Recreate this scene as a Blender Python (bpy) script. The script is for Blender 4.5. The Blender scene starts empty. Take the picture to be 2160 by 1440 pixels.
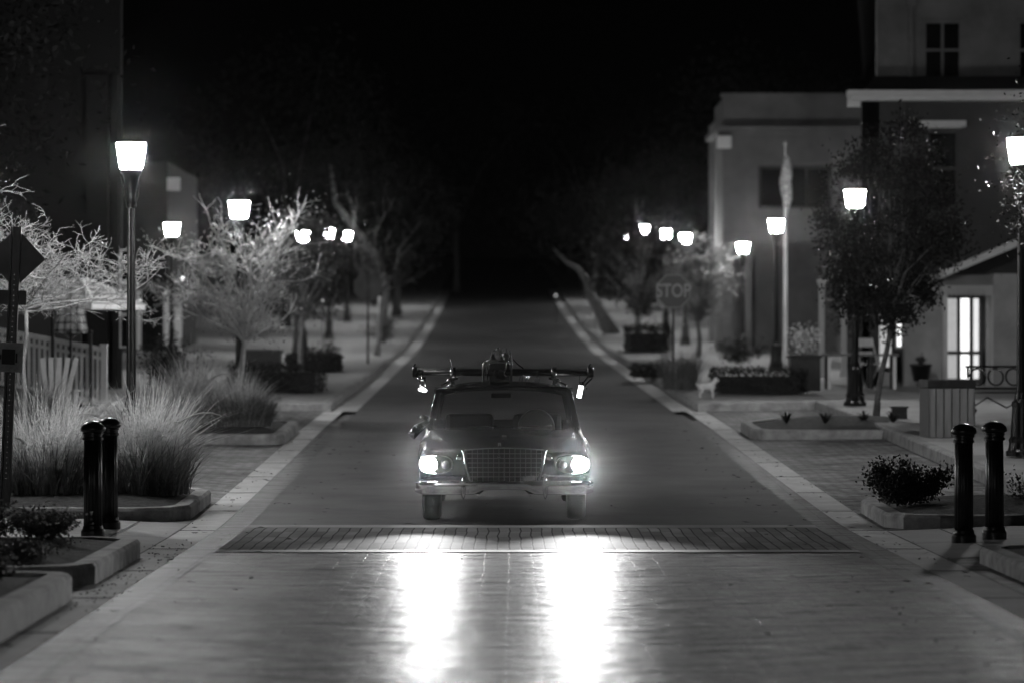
import bpy, math, random
import numpy as np
from mathutils import Vector, Matrix
R = math.radians
PI = math.pi
rnd = random.Random(7)
scene = bpy.context.scene
COL = scene.collection

# ------------------------------------------------------------------ camera, world, exposure
camd = bpy.data.cameras.new('camera')
cam = bpy.data.objects.new('camera', camd)
COL.objects.link(cam)
cam.location = (0, 0, 1.83)
cam.rotation_euler = (R(90), 0, 0)
camd.lens = 116.67
camd.sensor_width = 36
camd.shift_y = 17 / 2160
camd.clip_end = 1500
camd.dof.use_dof = True
camd.dof.focus_distance = 34.9
camd.dof.aperture_fstop = 1.6
scene.camera = cam
world = bpy.data.worlds.new('World')
scene.world = world
world.use_nodes = True
bgn = world.node_tree.nodes['Background']
bgn.inputs[0].default_value = (1, 1, 1, 1)
bgn.inputs[1].default_value = 0.0005
scene.view_settings.view_transform = 'Standard'
scene.view_settings.look = 'None'
scene.view_settings.exposure = 0.0
scene.view_settings.gamma = 1.0
scene.view_settings.use_curve_mapping = False
scene.render.engine = 'CYCLES'
cy = scene.cycles
cy.max_bounces = 5
cy.diffuse_bounces = 2
cy.glossy_bounces = 3
cy.transmission_bounces = 4
cy.volume_bounces = 0
cy.transparent_max_bounces = 12
cy.sample_clamp_indirect = 2.0
cy.use_denoising = True
cy.use_adaptive_sampling = False
cy.caustics_reflective = False
cy.caustics_refractive = False

LAMP = 400.0       # radiance of a street lamp lantern
HEAD = 1350.0       # watts of one headlight beam

# ------------------------------------------------------------------ terrain profile (measured along the street)
_d = np.array([-80, 0, 34, 40, 47, 55, 80, 112, 130, 160, 200, 320], float)
_z = np.array([0, 0, 0, .14, .32, .53, 1.05, 1.75, 2.35, 3.55, 5.4, 11.0], float)
_dd = np.arange(-80, 320.1, .5)
_zz = np.interp(_dd, _d, _z)
_k = np.exp(-np.linspace(-2, 2, 13) ** 2); _k /= _k.sum()
_zs = np.convolve(np.pad(_zz, 6, mode='edge'), _k, mode='valid')

def zr(d): return float(np.interp(d, _dd, _zs))
def CX(d): return 0.4 - 0.0057 * d
def zs(u, d): return zr(d) + .15 + .03 * min(max(0, abs(u) - 3.6), 5)
def zx(X, d): return zs(X - CX(d), d)

# ------------------------------------------------------------------ helpers
class MB:
    def __init__(s): s.v = []; s.f = []
    def add(s, vs, fs):
        o = len(s.v); s.v.extend(vs); s.f.extend([tuple(i + o for i in f) for f in fs])
    def box(s, cx, cyy, cz, sx, sy, sz, rz=0, rx=0, ry=0):
        M = Matrix.Translation((cx, cyy, cz)) @ Matrix.Rotation(rz, 4, 'Z') @ Matrix.Rotation(ry, 4, 'Y') @ Matrix.Rotation(rx, 4, 'X')
        vs = [tuple(M @ Vector((a * sx / 2, b * sy / 2, c * sz / 2))) for a in (-1, 1) for b in (-1, 1) for c in (-1, 1)]
        s.add(vs, [(0, 1, 3, 2), (4, 6, 7, 5), (0, 4, 5, 1), (2, 3, 7, 6), (0, 2, 6, 4), (1, 5, 7, 3)])
        return s
    def b(s, x0, x1, y0, y1, z0, z1):
        return s.box((x0 + x1) / 2, (y0 + y1) / 2, (z0 + z1) / 2, x1 - x0, y1 - y0, z1 - z0)
    def prism(s, poly, z0, z1):
        n = len(poly)
        s.add([(x, y, z0) for x, y in poly] + [(x, y, z1) for x, y in poly],
              [tuple(reversed(range(n))), tuple(range(n, 2 * n))] + [(i, (i + 1) % n, n + (i + 1) % n, n + i) for i in range(n)])
        return s
    def tube(s, pts, rad, n=6, cap=True):
        P = [Vector(p) for p in pts]
        if not hasattr(rad, '__len__'): rad = [rad] * len(P)
        up = None; rings = []
        for i, p in enumerate(P):
            t = (P[min(i + 1, len(P) - 1)] - P[max(i - 1, 0)])
            if t.length < 1e-9: t = Vector((0, 0, 1))
            t.normalize()
            if up is None:
                up = t.orthogonal().normalized()
            else:
                up = (up - t * up.dot(t))
                up = up.normalized() if up.length > 1e-6 else t.orthogonal().normalized()
            w = t.cross(up)
            rings.append([tuple(p + (up * math.cos(2 * PI * k / n) + w * math.sin(2 * PI * k / n)) * rad[i]) for k in range(n)])
        vs = [q for r in rings for q in r]; fs = []
        for i in range(len(P) - 1):
            for k in range(n):
                a = i * n + k; b_ = i * n + (k + 1) % n
                fs.append((a, b_, b_ + n, a + n))
        if cap:
            fs.append(tuple(reversed(range(n)))); fs.append(tuple(range((len(P) - 1) * n, len(P) * n)))
        s.add(vs, fs); return s
    def lathe(s, prof, n=24, c=(0, 0, 0), fl=0, nf=0, axis='Z'):
        vs = []; fs = []
        for r, z in prof:
            for k in range(n):
                a = 2 * PI * k / n
                rr = r * (1 + fl * math.cos(nf * a)) if nf else r
                if axis == 'Z': q = (c[0] + rr * math.cos(a), c[1] + rr * math.sin(a), c[2] + z)
                elif axis == 'Y': q = (c[0] + rr * math.cos(a), c[1] + z, c[2] - rr * math.sin(a))
                else: q = (c[0] + z, c[1] + rr * math.cos(a), c[2] + rr * math.sin(a))
                vs.append(q)
        m = len(prof)
        for i in range(m - 1):
            for k in range(n):
                a = i * n + k; b_ = i * n + (k + 1) % n
                fs.append((a, b_, b_ + n, a + n))
        if prof[0][0] > 1e-6: fs.append(tuple(reversed(range(n))))
        if prof[-1][0] > 1e-6: fs.append(tuple(range((m - 1) * n, m * n)))
        s.add(vs, fs); return s
    def ball(s, c, rx, ry=None, rz=None, n=12, m=8):
        ry = ry or rx; rz = rz or rx
        vs = []; fs = []
        for i in range(m + 1):
            t = PI * i / m
            for k in range(n):
                a = 2 * PI * k / n
                vs.append((c[0] + rx * math.sin(t) * math.cos(a), c[1] + ry * math.sin(t) * math.sin(a), c[2] + rz * math.cos(t)))
        for i in range(m):
            for k in range(n):
                a = i * n + k; b_ = i * n + (k + 1) % n
                fs.append((a, a + n, b_ + n, b_))
        s.add(vs, fs); return s
    def loft(s, rings, closed=True, cap0=False, cap1=False):
        n = len(rings[0]); vs = [tuple(p) for r in rings for p in r]; fs = []
        for i in range(len(rings) - 1):
            for k in range(n if closed else n - 1):
                a = i * n + k; b_ = i * n + (k + 1) % n
                fs.append((a, b_, b_ + n, a + n))
        if cap0: fs.append(tuple(reversed(range(n))))
        if cap1: fs.append(tuple(range((len(rings) - 1) * n, len(rings) * n)))
        s.add(vs, fs); return s
    def leaf(s, c, l, w, rng, flat=0.0):
        d = Vector((rng.gauss(0, 1), rng.gauss(0, 1), rng.gauss(0, 1) * (1 - flat))).normalized()
        e = d.cross(Vector((rng.gauss(0, 1), rng.gauss(0, 1), rng.gauss(0, 1)))).normalized()
        c = Vector(c); o = len(s.v)
        s.v.extend([tuple(c), tuple(c + d * l * .5 + e * w * .5), tuple(c + d * l), tuple(c + d * l * .5 - e * w * .5)])
        s.f.append((o, o + 1, o + 2, o + 3))
    def build(s, name, m, parent=None, smooth=False, bevel=0, angle=40):
        me = bpy.data.meshes.new(name)
        me.from_pydata(s.v, [], s.f); me.update()
        if smooth:
            me.shade_smooth()
        o = bpy.data.objects.new(name, me)
        COL.objects.link(o)
        me.materials.append(m)
        if parent: o.parent = parent
        if bevel:
            md = o.modifiers.new('bevel', 'BEVEL'); md.width = bevel; md.segments = 2; md.limit_method = 'ANGLE'
        return o

def thing(name, label, cat, loc=(0, 0, 0), rotz=0, group=None):
    o = bpy.data.objects.new(name, None)
    COL.objects.link(o)
    o.location = loc; o.rotation_euler = (0, 0, rotz); o.empty_display_size = .2
    o['label'] = label; o['category'] = cat
    if group: o['group'] = group
    return o
def tag(o, label, cat, group=None):
    o['label'] = label; o['category'] = cat
    if group: o['group'] = group
    return o
def struct(o, kind='structure', label=None, cat=None):
    o['kind'] = kind
    if label: o['label'] = label
    if cat: o['category'] = cat
    return o
def copy_tree(o, parent=None):
    c = o.copy(); COL.objects.link(c)
    if parent: c.parent = parent
    for ch in list(o.children): copy_tree(ch, c)
    return c

# ------------------------------------------------------------------ materials
def mat(name, col, rough=.7, metal=0, spec=.5, var=0, vscale=3, bump=0, bscale=20, emit=0, stretch=None, coat=0, trans=0):
    m = bpy.data.materials.new(name); m.use_nodes = True
    nt = m.node_tree; p = nt.nodes['Principled BSDF']
    p.inputs['Base Color'].default_value = (col, col, col, 1)
    p.inputs['Roughness'].default_value = rough
    p.inputs['Metallic'].default_value = metal
    p.inputs['Specular IOR Level'].default_value = spec
    p.inputs['Coat Weight'].default_value = coat
    p.inputs['Coat Roughness'].default_value = .08
    if emit:
        p.inputs['Emission Color'].default_value = (1, 1, 1, 1)
        p.inputs['Emission Strength'].default_value = emit
    tc = None
    if var or bump:
        tc = nt.nodes.new('ShaderNodeTexCoord')
        src = tc.outputs['Object']
        if stretch:
            mp = nt.nodes.new('ShaderNodeMapping'); mp.inputs['Scale'].default_value = stretch
            nt.links.new(src, mp.inputs['Vector']); src = mp.outputs['Vector']
    if var:
        n = nt.nodes.new('ShaderNodeTexNoise'); n.inputs['Scale'].default_value = vscale; n.inputs['Detail'].default_value = 6
        n.inputs['Roughness'].default_value = .65
        nt.links.new(src, n.inputs['Vector'])
        r = nt.nodes.new('ShaderNodeMapRange')
        r.inputs['From Min'].default_value = .3; r.inputs['From Max'].default_value = .7
        r.inputs['To Min'].default_value = col * (1 - var); r.inputs['To Max'].default_value = col * (1 + var)
        nt.links.new(n.outputs['Fac'], r.inputs['Value'])
        nt.links.new(r.outputs['Result'], p.inputs['Base Color'])
    if bump:
        n2 = nt.nodes.new('ShaderNodeTexNoise'); n2.inputs['Scale'].default_value = bscale; n2.inputs['Detail'].default_value = 5
        nt.links.new(src, n2.inputs['Vector'])
        bp = nt.nodes.new('ShaderNodeBump'); bp.inputs['Strength'].default_value = bump; bp.inputs['Distance'].default_value = .02
        nt.links.new(n2.outputs['Fac'], bp.inputs['Height'])
        nt.links.new(bp.outputs['Normal'], p.inputs['Normal'])
    if trans:
        out = nt.nodes['Material Output']; tl = nt.nodes.new('ShaderNodeBsdfTranslucent'); ad = nt.nodes.new('ShaderNodeMixShader')
        ad.inputs[0].default_value = trans; tl.inputs[0].default_value = (col, col, col, 1)
        if var: nt.links.new(r.outputs['Result'], tl.inputs[0])
        nt.links.new(p.outputs[0], ad.inputs[1]); nt.links.new(tl.outputs[0], ad.inputs[2]); nt.links.new(ad.outputs[0], out.inputs['Surface'])
    return m

def paver_mat(name, col, bw, bh, rot=0, offset=.5, rough=.5, mortar=.01, contrast=.35, wave=(.5, 4, 1), bumpd=.004, und=.02, dirt=.35, shade_streak=0):
    """clay or concrete pavers: joints, per-brick tone, dirt blotches and settled, uneven courses whose shade is streaked into the colour"""
    m = bpy.data.materials.new(name); m.use_nodes = True
    nt = m.node_tree; L = nt.links; p = nt.nodes['Principled BSDF']
    tc = nt.nodes.new('ShaderNodeTexCoord')
    # wobble the coordinates so joints are never ruler straight
    wn = nt.nodes.new('ShaderNodeTexNoise'); wn.inputs['Scale'].default_value = 1.3; wn.inputs['Detail'].default_value = 3
    L.new(tc.outputs['Object'], wn.inputs['Vector'])
    wm = nt.nodes.new('ShaderNodeVectorMath'); wm.operation = 'MULTIPLY_ADD'
    wm.inputs[1].default_value = (.05, .05, 0)
    L.new(wn.outputs['Color'], wm.inputs[0]); L.new(tc.outputs['Object'], wm.inputs[2])
    mp = nt.nodes.new('ShaderNodeMapping'); mp.inputs['Rotation'].default_value = (0, 0, rot)
    L.new(wm.outputs[0], mp.inputs['Vector'])
    br = nt.nodes.new('ShaderNodeTexBrick')
    br.offset = offset
    br.inputs['Color1'].default_value = (col * (1 - contrast),) * 3 + (1,)
    br.inputs['Color2'].default_value = (col * (1 + contrast),) * 3 + (1,)
    br.inputs['Mortar'].default_value = (col * .2,) * 3 + (1,)
    br.inputs['Scale'].default_value = 1
    br.inputs['Brick Width'].default_value = bw
    br.inputs['Row Height'].default_value = bh
    br.inputs['Mortar Size'].default_value = mortar
    br.inputs['Mortar Smooth'].default_value = .3
    L.new(mp.outputs[0], br.inputs['Vector'])
    dn = nt.nodes.new('ShaderNodeTexNoise'); dn.inputs['Scale'].default_value = .9; dn.inputs['Detail'].default_value = 8; dn.inputs['Roughness'].default_value = .7
    L.new(tc.outputs['Object'], dn.inputs['Vector'])
    dr = nt.nodes.new('ShaderNodeMapRange'); dr.inputs['From Min'].default_value = .3; dr.inputs['From Max'].default_value = .7
    dr.inputs['To Min'].default_value = 1 - dirt; dr.inputs['To Max'].default_value = 1 + dirt * .6
    L.new(dn.outputs['Fac'], dr.inputs['Value'])
    mx = nt.nodes.new('ShaderNodeVectorMath'); mx.operation = 'MULTIPLY'
    L.new(br.outputs['Color'], mx.inputs[0]); L.new(dr.outputs[0], mx.inputs[1])
    base = mx.outputs[0]
    if shade_streak:  # grazing-light shade of the uneven courses, put into base colour and specular
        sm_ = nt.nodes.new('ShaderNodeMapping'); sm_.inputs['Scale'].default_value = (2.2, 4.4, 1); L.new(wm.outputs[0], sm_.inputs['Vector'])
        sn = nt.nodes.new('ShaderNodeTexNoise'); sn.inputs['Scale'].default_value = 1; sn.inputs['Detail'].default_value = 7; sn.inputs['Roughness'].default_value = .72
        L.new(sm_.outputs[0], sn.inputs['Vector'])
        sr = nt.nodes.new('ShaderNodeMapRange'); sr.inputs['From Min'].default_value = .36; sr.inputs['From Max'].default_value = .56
        sr.inputs['To Min'].default_value = 1 - shade_streak; sr.inputs['To Max'].default_value = 1.2; L.new(sn.outputs['Fac'], sr.inputs['Value'])
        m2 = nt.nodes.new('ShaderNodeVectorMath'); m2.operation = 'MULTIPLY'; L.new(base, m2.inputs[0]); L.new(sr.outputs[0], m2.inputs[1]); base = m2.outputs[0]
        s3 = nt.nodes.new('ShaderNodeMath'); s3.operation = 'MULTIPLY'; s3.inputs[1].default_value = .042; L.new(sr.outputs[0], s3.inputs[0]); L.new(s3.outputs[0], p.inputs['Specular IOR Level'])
    L.new(base, p.inputs['Base Color'])
    p.inputs['Specular IOR Level'].default_value = .55 if rough < .7 else .006
    rr = nt.nodes.new('ShaderNodeMapRange'); rr.inputs['From Min'].default_value = .3; rr.inputs['From Max'].default_value = .7
    rr.inputs['To Min'].default_value = rough - .03; rr.inputs['To Max'].default_value = rough + .05
    L.new(dn.outputs['Fac'], rr.inputs['Value']); L.new(rr.outputs[0], p.inputs['Roughness'])
    b1 = nt.nodes.new('ShaderNodeBump'); b1.inputs['Strength'].default_value = .7; b1.inputs['Distance'].default_value = bumpd; b1.invert = True
    L.new(br.outputs['Fac'], b1.inputs['Height'])
    mp2 = nt.nodes.new('ShaderNodeMapping'); mp2.inputs['Scale'].default_value = wave
    L.new(tc.outputs['Object'], mp2.inputs['Vector'])
    un = nt.nodes.new('ShaderNodeTexNoise'); un.inputs['Scale'].default_value = 1; un.inputs['Detail'].default_value = 4; un.inputs['Roughness'].default_value = .6
    L.new(mp2.outputs[0], un.inputs['Vector'])
    b2 = nt.nodes.new('ShaderNodeBump'); b2.inputs['Strength'].default_value = 1; b2.inputs['Distance'].default_value = und
    L.new(un.outputs['Fac'], b2.inputs['Height']); L.new(b1.outputs[0], b2.inputs['Normal'])
    L.new(b2.outputs[0], p.inputs['Normal'])
    return m

M = {}
M['ground'] = mat('bare_ground', .12, .9, var=.4, vscale=.4)
M['asphalt'] = mat('asphalt', .068, .66, var=.5, vscale=.8, bump=.35, bscale=60, spec=.4)
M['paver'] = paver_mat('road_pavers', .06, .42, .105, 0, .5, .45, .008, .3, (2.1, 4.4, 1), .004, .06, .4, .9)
M['crosswalk'] = paver_mat('crosswalk_pavers', .23, .108, .9, 0, 0, .74, .008, .3, (1.5, 2, 1), .001, .01, .4)
M['ribbon'] = paver_mat('ribbon_pavers', .1, .3, .105, 0, .0, .46, .007, .25, (1.2, 4.2, 1), .003, .06, .4, .6)
M['bay'] = paver_mat('bay_pavers', .24, .21, .105, R(45), .5, .62, .009, .3, (1.4, 4, 1), .004, .035, .55, .45)
M['concrete'] = mat('concrete', .5, .75, var=.25, vscale=2.2, bump=.25, bscale=18)
M['concrete_line'] = mat('concrete_line', .24, .7, var=.2, vscale=4, bump=.2, bscale=18)
M['kerb'] = mat('kerb_concrete', .3, .8, var=.5, vscale=4.5, bump=.4, bscale=22)
M['sidewalk'] = mat('sidewalk_concrete', .34, .75, var=.22, vscale=1.1, bump=.2, bscale=18)
M['mulch'] = mat('mulch', .05, .95, var=.8, vscale=14, bump=1, bscale=30)
M['black_metal'] = mat('black_paint_metal', .012, .3, spec=.5, var=.7, vscale=9, bump=.12, bscale=60)
M['lantern'] = mat('lantern_glass', .8, .4, emit=LAMP)
M['bark_light'] = mat('pale_bark', .3, .8, var=.3, vscale=9, bump=.5, bscale=30)
M['bark_mid'] = mat('mid_bark', .22, .85, var=.4, vscale=7, bump=.5, bscale=25)
M['bark'] = mat('bark', .16, .9, var=.4, vscale=8, bump=.6, bscale=25)
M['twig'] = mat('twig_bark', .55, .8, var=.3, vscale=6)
M['bark_dark'] = mat('dark_bark', .05, .9, var=.4, vscale=8)
M['leaf'] = mat('leaf', .08, .5, spec=.4, var=.4, vscale=5, trans=.3)
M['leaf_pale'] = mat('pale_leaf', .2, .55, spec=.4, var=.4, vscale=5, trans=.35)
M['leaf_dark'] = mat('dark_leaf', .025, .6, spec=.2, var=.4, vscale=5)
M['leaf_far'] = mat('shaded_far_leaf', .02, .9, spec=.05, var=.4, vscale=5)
M['straw'] = mat('straw_grass', .72, .7, var=.6, vscale=26, trans=.45)
M['grass_dark'] = mat('green_grass_blade', .24, .7, var=.5, vscale=20, trans=.4)
M['plume'] = mat('grass_plume', .5, .9, var=.2, vscale=12)
M['petal'] = mat('white_petal', .75, .6)
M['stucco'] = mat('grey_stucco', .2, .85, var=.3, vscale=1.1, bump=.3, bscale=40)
M['stucco_dark'] = mat('dark_stucco', .06, .85, var=.15, vscale=1.5, bump=.3, bscale=40)
M['trim'] = mat('white_trim', .7, .6, var=.08, vscale=4)
M['stucco_b'] = mat('mid_grey_stucco', .16, .85, var=.28, vscale=.9, bump=.3, bscale=40)  # stucco of the flat-roofed building, slightly darker than the grey one
M['wall_black'] = mat('charcoal_wall', .014, .9, var=.15, vscale=1.5, bump=.3, bscale=40)
M['shop_stucco'] = mat('lightened_shop_stucco', .42, .85, var=.28, vscale=1.1, bump=.3, bscale=40)  # shop wall tone lightened to carry the door's light; flagpole shares it
M['glass'] = mat('window_glass', .012, .08, spec=.6)
M['lit'] = mat('lit_glass', .6, .3, emit=1.7, var=.6, vscale=9)
M['lit_dim'] = mat('dim_lit_glass', .4, .3, emit=.4, var=.4, vscale=3)
M['dark_wood'] = mat('dark_wood', .09, .6, var=.3, vscale=5, stretch=(6, 6, .6), bump=.2, bscale=20)
M['slat'] = mat('grey_slat', .13, .6, var=.25, vscale=5, stretch=(5, 5, .5), bump=.2, bscale=20)
M['white_paint'] = mat('white_paint', .7, .55, var=.1, vscale=5)
M['sign_back'] = mat('bare_sign_back', .055, .4, metal=.4, var=.3, vscale=4)
M['sign_plate'] = mat('printed_plate', .22, .5, var=.35, vscale=9)
M['sign_red'] = mat('stop_sign_face', .075, .45)
M['sign_white'] = mat('sign_white', .38, .45)
M['canvas'] = mat('canvas', .6, .85, var=.1, vscale=8)
M['car_paint'] = mat('black_car_paint', .007, .25, spec=.5, coat=.4, var=.15, vscale=3)
M['chrome'] = mat('chrome', .72, .12, metal=1)
M['chrome_dull'] = mat('worn_chrome', .45, .25, metal=1, var=.2, vscale=12)
M['rubber'] = mat('tyre_rubber', .012, .8, bump=.3, bscale=50)
M['black'] = mat('matte_black', .008, .7)
M['seat'] = mat('seat_vinyl', .06, .5)
M['reflector'] = mat('headlamp_reflector', .8, .1, metal=1)
M['beam'] = mat('headlight_lens', .9, .2, emit=80)
M['tube_lit'] = mat('lit_work_tube', .9, .3, emit=9)
M['amber'] = mat('marker_lens', .35, .2, spec=.7)
M['fur'] = mat('white_fur', .62, .9, var=.15, vscale=20, bump=.6, bscale=60)
M['dry_leaf'] = mat('dry_leaf', .03, .8)
def glass_mat():
    m = bpy.data.materials.new('car_glass'); m.use_nodes = True
    nt = m.node_tree; nt.nodes.remove(nt.nodes['Principled BSDF'])
    out = nt.nodes['Material Output']
    t = nt.nodes.new('ShaderNodeBsdfTransparent'); t.inputs[0].default_value = (.72, .72, .72, 1)
    g = nt.nodes.new('ShaderNodeBsdfGlossy'); g.inputs['Roughness'].default_value = .03
    fr = nt.nodes.new('ShaderNodeFresnel'); fr.inputs[0].default_value = 1.45
    mx = nt.nodes.new('ShaderNodeMixShader')
    nt.links.new(fr.outputs[0], mx.inputs[0]); nt.links.new(t.outputs[0], mx.inputs[1]); nt.links.new(g.outputs[0], mx.inputs[2])
    nt.links.new(mx.outputs[0], out.inputs['Surface'])
    return m
M['car_glass'] = glass_mat()
def plaid_mat(name, stripes_only=False):
    m = bpy.data.materials.new(name); m.use_nodes = True
    nt = m.node_tree; L = nt.links; p = nt.nodes['Principled BSDF']
    tc = nt.nodes.new('ShaderNodeTexCoord'); sx = nt.nodes.new('ShaderNodeSeparateXYZ')
    L.new(tc.outputs['Object'], sx.inputs[0])
    def stripe(o, sc, th):
        a = nt.nodes.new('ShaderNodeMath'); a.operation = 'MULTIPLY'; a.inputs[1].default_value = sc; L.new(o, a.inputs[0])
        f = nt.nodes.new('ShaderNodeMath'); f.operation = 'FRACT'; L.new(a.outputs[0], f.inputs[0])
        g = nt.nodes.new('ShaderNodeMath'); g.operation = 'GREATER_THAN'; g.inputs[1].default_value = th; L.new(f.outputs[0], g.inputs[0])
        return g.outputs[0]
    if stripes_only:
        fac = stripe(sx.outputs['Z'], 11, .62)
        lo, hi = .5, .12
    else:
        at = nt.nodes.new('ShaderNodeMath'); at.operation = 'ARCTAN2'; L.new(sx.outputs['Y'], at.inputs[0]); L.new(sx.outputs['X'], at.inputs[1])
        a = stripe(at.outputs[0], 2.2, .66); b_ = stripe(sx.outputs['Z'], 7.5, .66)
        ad = nt.nodes.new('ShaderNodeMath'); ad.operation = 'ADD'; L.new(a, ad.inputs[0]); L.new(b_, ad.inputs[1])
        hf = nt.nodes.new('ShaderNodeMath'); hf.operation = 'MULTIPLY'; hf.inputs[1].default_value = .62; hf.use_clamp = True; L.new(ad.outputs[0], hf.inputs[0])
        fac = hf.outputs[0]; lo, hi = .75, .02
    r = nt.nodes.new('ShaderNodeMapRange'); r.inputs['To Min'].default_value = lo; r.inputs['To Max'].default_value = hi
    L.new(fac, r.inputs['Value']); L.new(r.outputs[0], p.inputs['Base Color'])
    p.inputs['Roughness'].default_value = .85
    return m
M['plaid'] = plaid_mat('plaid_canvas')
M['striped'] = plaid_mat('striped_canvas', True)

# ------------------------------------------------------------------ ground sheets
def sheet(name, uf0, uf1, d0, d1, zf, m, step=1.0, nu=2, absX=False):
    mb = MB(); n = max(2, int((d1 - d0) / step) + 1); rows = []
    for i in range(n):
        d = d0 + (d1 - d0) * i / (n - 1); row = []
        for k in range(nu):
            u = uf0 + (uf1 - uf0) * k / (nu - 1)
            row.append((u if absX else CX(d) + u, d, zf(u, d)))
        rows.append(row)
    mb.loft(rows, closed=False)
    mb.f = [tuple(reversed(f)) for f in mb.f]
    return struct(mb.build(name, m, smooth=True))
sheet('ground', -140, 140, -60, 300, lambda u, d: zr(d) - .06, M['ground'], 2, 9, True)
D0 = 9
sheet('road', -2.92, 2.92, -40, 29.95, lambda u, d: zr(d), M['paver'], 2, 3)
sheet('crosswalk', -2.92, 2.92, 30.25, 33.9, lambda u, d: zr(d) + .004, M['crosswalk'], .5, 3)
for a, b_ in ((29.95, 30.25), (33.9, 34.3)):
    sheet('crosswalk_edge_band', -2.92, 2.92, a, b_, lambda u, d: zr(d) + .008, M['concrete_line'], .1, 3)
sheet('asphalt_road', -2.95, 2.95, 34.3, 300, lambda u, d: zr(d), M['asphalt'], 1, 3)
for sg, nm in ((-1, 'left'), (1, 'right')):
    def S(name, a, b_, d0, d1, zf, m, step=1.0):
        lo, hi = (a, b_) if sg > 0 else (-b_, -a)
        return sheet(name, lo, hi, d0, d1, zf, m, step, 2)
    S('paver_ribbon', 2.92, 3.2, -40, 58, lambda u, d: zr(d) + .004, M['ribbon'])
    S('gutter', 3.2, 3.55, -40, 62, lambda u, d: zr(d) + .006, M['concrete'])
    S('gutter', 2.95, 3.42, 62, 200, lambda u, d: zr(d) + .006, M['concrete'])
    S('parking_bay', 3.55, 5.6, -40, 62.2, lambda u, d: zr(d) + .008 + .015 * (abs(u) - 3.55), M['bay'])
    S('sidewalk', 5.75, 60, -40, 62, zs, M['sidewalk'])
    S('sidewalk', 3.55, 60, 62, 300, zs, M['sidewalk'])
    # kerbs along the sidewalk
    def kerb_line(u0, u1, d0, d1):
        mb = MB(); rows = []
        n = max(2, int(d1 - d0) + 1)
        for i in range(n):
            d = d0 + (d1 - d0) * i / (n - 1); z = zs(u1, d)
            prof = [(u0, zr(d) - .04), (u0, z - .02), (u0 + .02, z + .002), (u1, z + .002), (u1, z - .1)]
            rows.append([(CX(d) + sg * u, d, zz) for u, zz in prof])
        mb.loft(rows, closed=False, cap0=True, cap1=True)
        return struct(mb.build('kerb', M['kerb']))
    kerb_line(5.6, 5.75, -40, 62)
    kerb_line(3.42, 3.55, 62, 200)
    mb = MB()  # return kerb across the bay end
    u0, u1 = 3.42, 5.7
    pts = [(61.85, -.04), (61.85, .13), (61.87, .152), (62.0, .152)]
    mb.loft([[(CX(62) + sg * u, d, zr(62) + z + .03 * max(0, u - 3.6)) for d, z in pts] for u in (u0, u1)], closed=False)
    struct(mb.build('kerb', M['kerb']))
# joints scored in gutters
mbj = MB()
for sg in (-1, 1):
    for k in range(18, 62, 3):
        d = k + .4; c = CX(d) + sg * 3.375
        mbj.box(c, d, zr(d) + .0085, .35, .014, .004)
struct(mbj.build('gutter_joints', M['black']))

def inset(poly, t):
    n = len(poly); out = []
    for i in range(n):
        p0, p1, p2 = [Vector(poly[(i + k) % n]) for k in (-1, 0, 1)]
        e1 = (p1 - p0).normalized(); e2 = (p2 - p1).normalized()
        n1 = Vector((-e1.y, e1.x)); n2 = Vector((-e2.y, e2.x))
        bis = (n1 + n2).normalized()
        out.append(tuple(p1 + bis * t / max(.3, bis.dot(n1))))
    return out
def island(u0, u1, d0, d1, sg, h=.15, ch=.45, kt=.17, cb=None):
    """kerbed planting island; u0 is its road side"""
    cb = cb or ch; mid = (d0 + ch + d1 - cb) / 2
    P2 = [(u0 + ch, d0), (u0 + ch * .3, d0 + ch * .3), (u0, d0 + ch), (u0, mid), (u0, d1 - cb), (u0 + cb * .3, d1 - cb * .3), (u0 + cb, d1), (u1, d1), (u1, mid), (u1, d0)]
    poly = [(CX(d) + sg * u, d) for u, d in P2]
    if sg > 0: poly = list(reversed(poly))
    a = sum(poly[i][0] * poly[(i + 1) % 10][1] - poly[(i + 1) % 10][0] * poly[i][1] for i in range(10))
    if a < 0: poly = list(reversed(poly))
    i1 = inset(poly, .025); i2 = inset(poly, kt); 
    rings = [[(x, y, zr(y) - .05) for x, y in poly], [(x, y, zr(y) + h - .03) for x, y in poly], [(x, y, zr(y) + h) for x, y in i1],
             [(x, y, zr(y) + h) for x, y in i2], [(x, y, zr(y) + h - .1) for x, y in i2]]
    mb = MB(); mb.loft(rings)
    struct(mb.build('kerb', M['kerb']))
    # soil with a low mound
    cx = sum(p[0] for p in i2) / 10; cyy = sum(p[1] for p in i2) / 10
    mb = MB(); rr = []
    for t, hh in ((1, -.03), (.75, .02), (.45, .06), (.15, .07)):
        rr.append([(cx + (x - cx) * t, cyy + (y - cyy) * t, zr(y) + h + hh) for x, y in i2])
    mb.loft(rr, cap1=True)
    struct(mb.build('planting_bed', M['mulch'], smooth=True))
island(3.47, 7.5, 12, 24.5, -1, .2, .3)
island(3.5, 7.2, 25.4, 29.6, -1, .17, .45)
island(3.6, 8, 34.6, 38.2, -1, .16, .55)
island(3.55, 8, 49.7, 54.2, -1, .17, .4)
island(3.6, 8.5, 33.4, 36.6, 1, .16, .5)
island(3.75, 9, 22, 28.8, 1, .15, .5)
island(3.6, 6.9, 51, 55.4, 1, .17, .5, cb=1.8)
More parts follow.
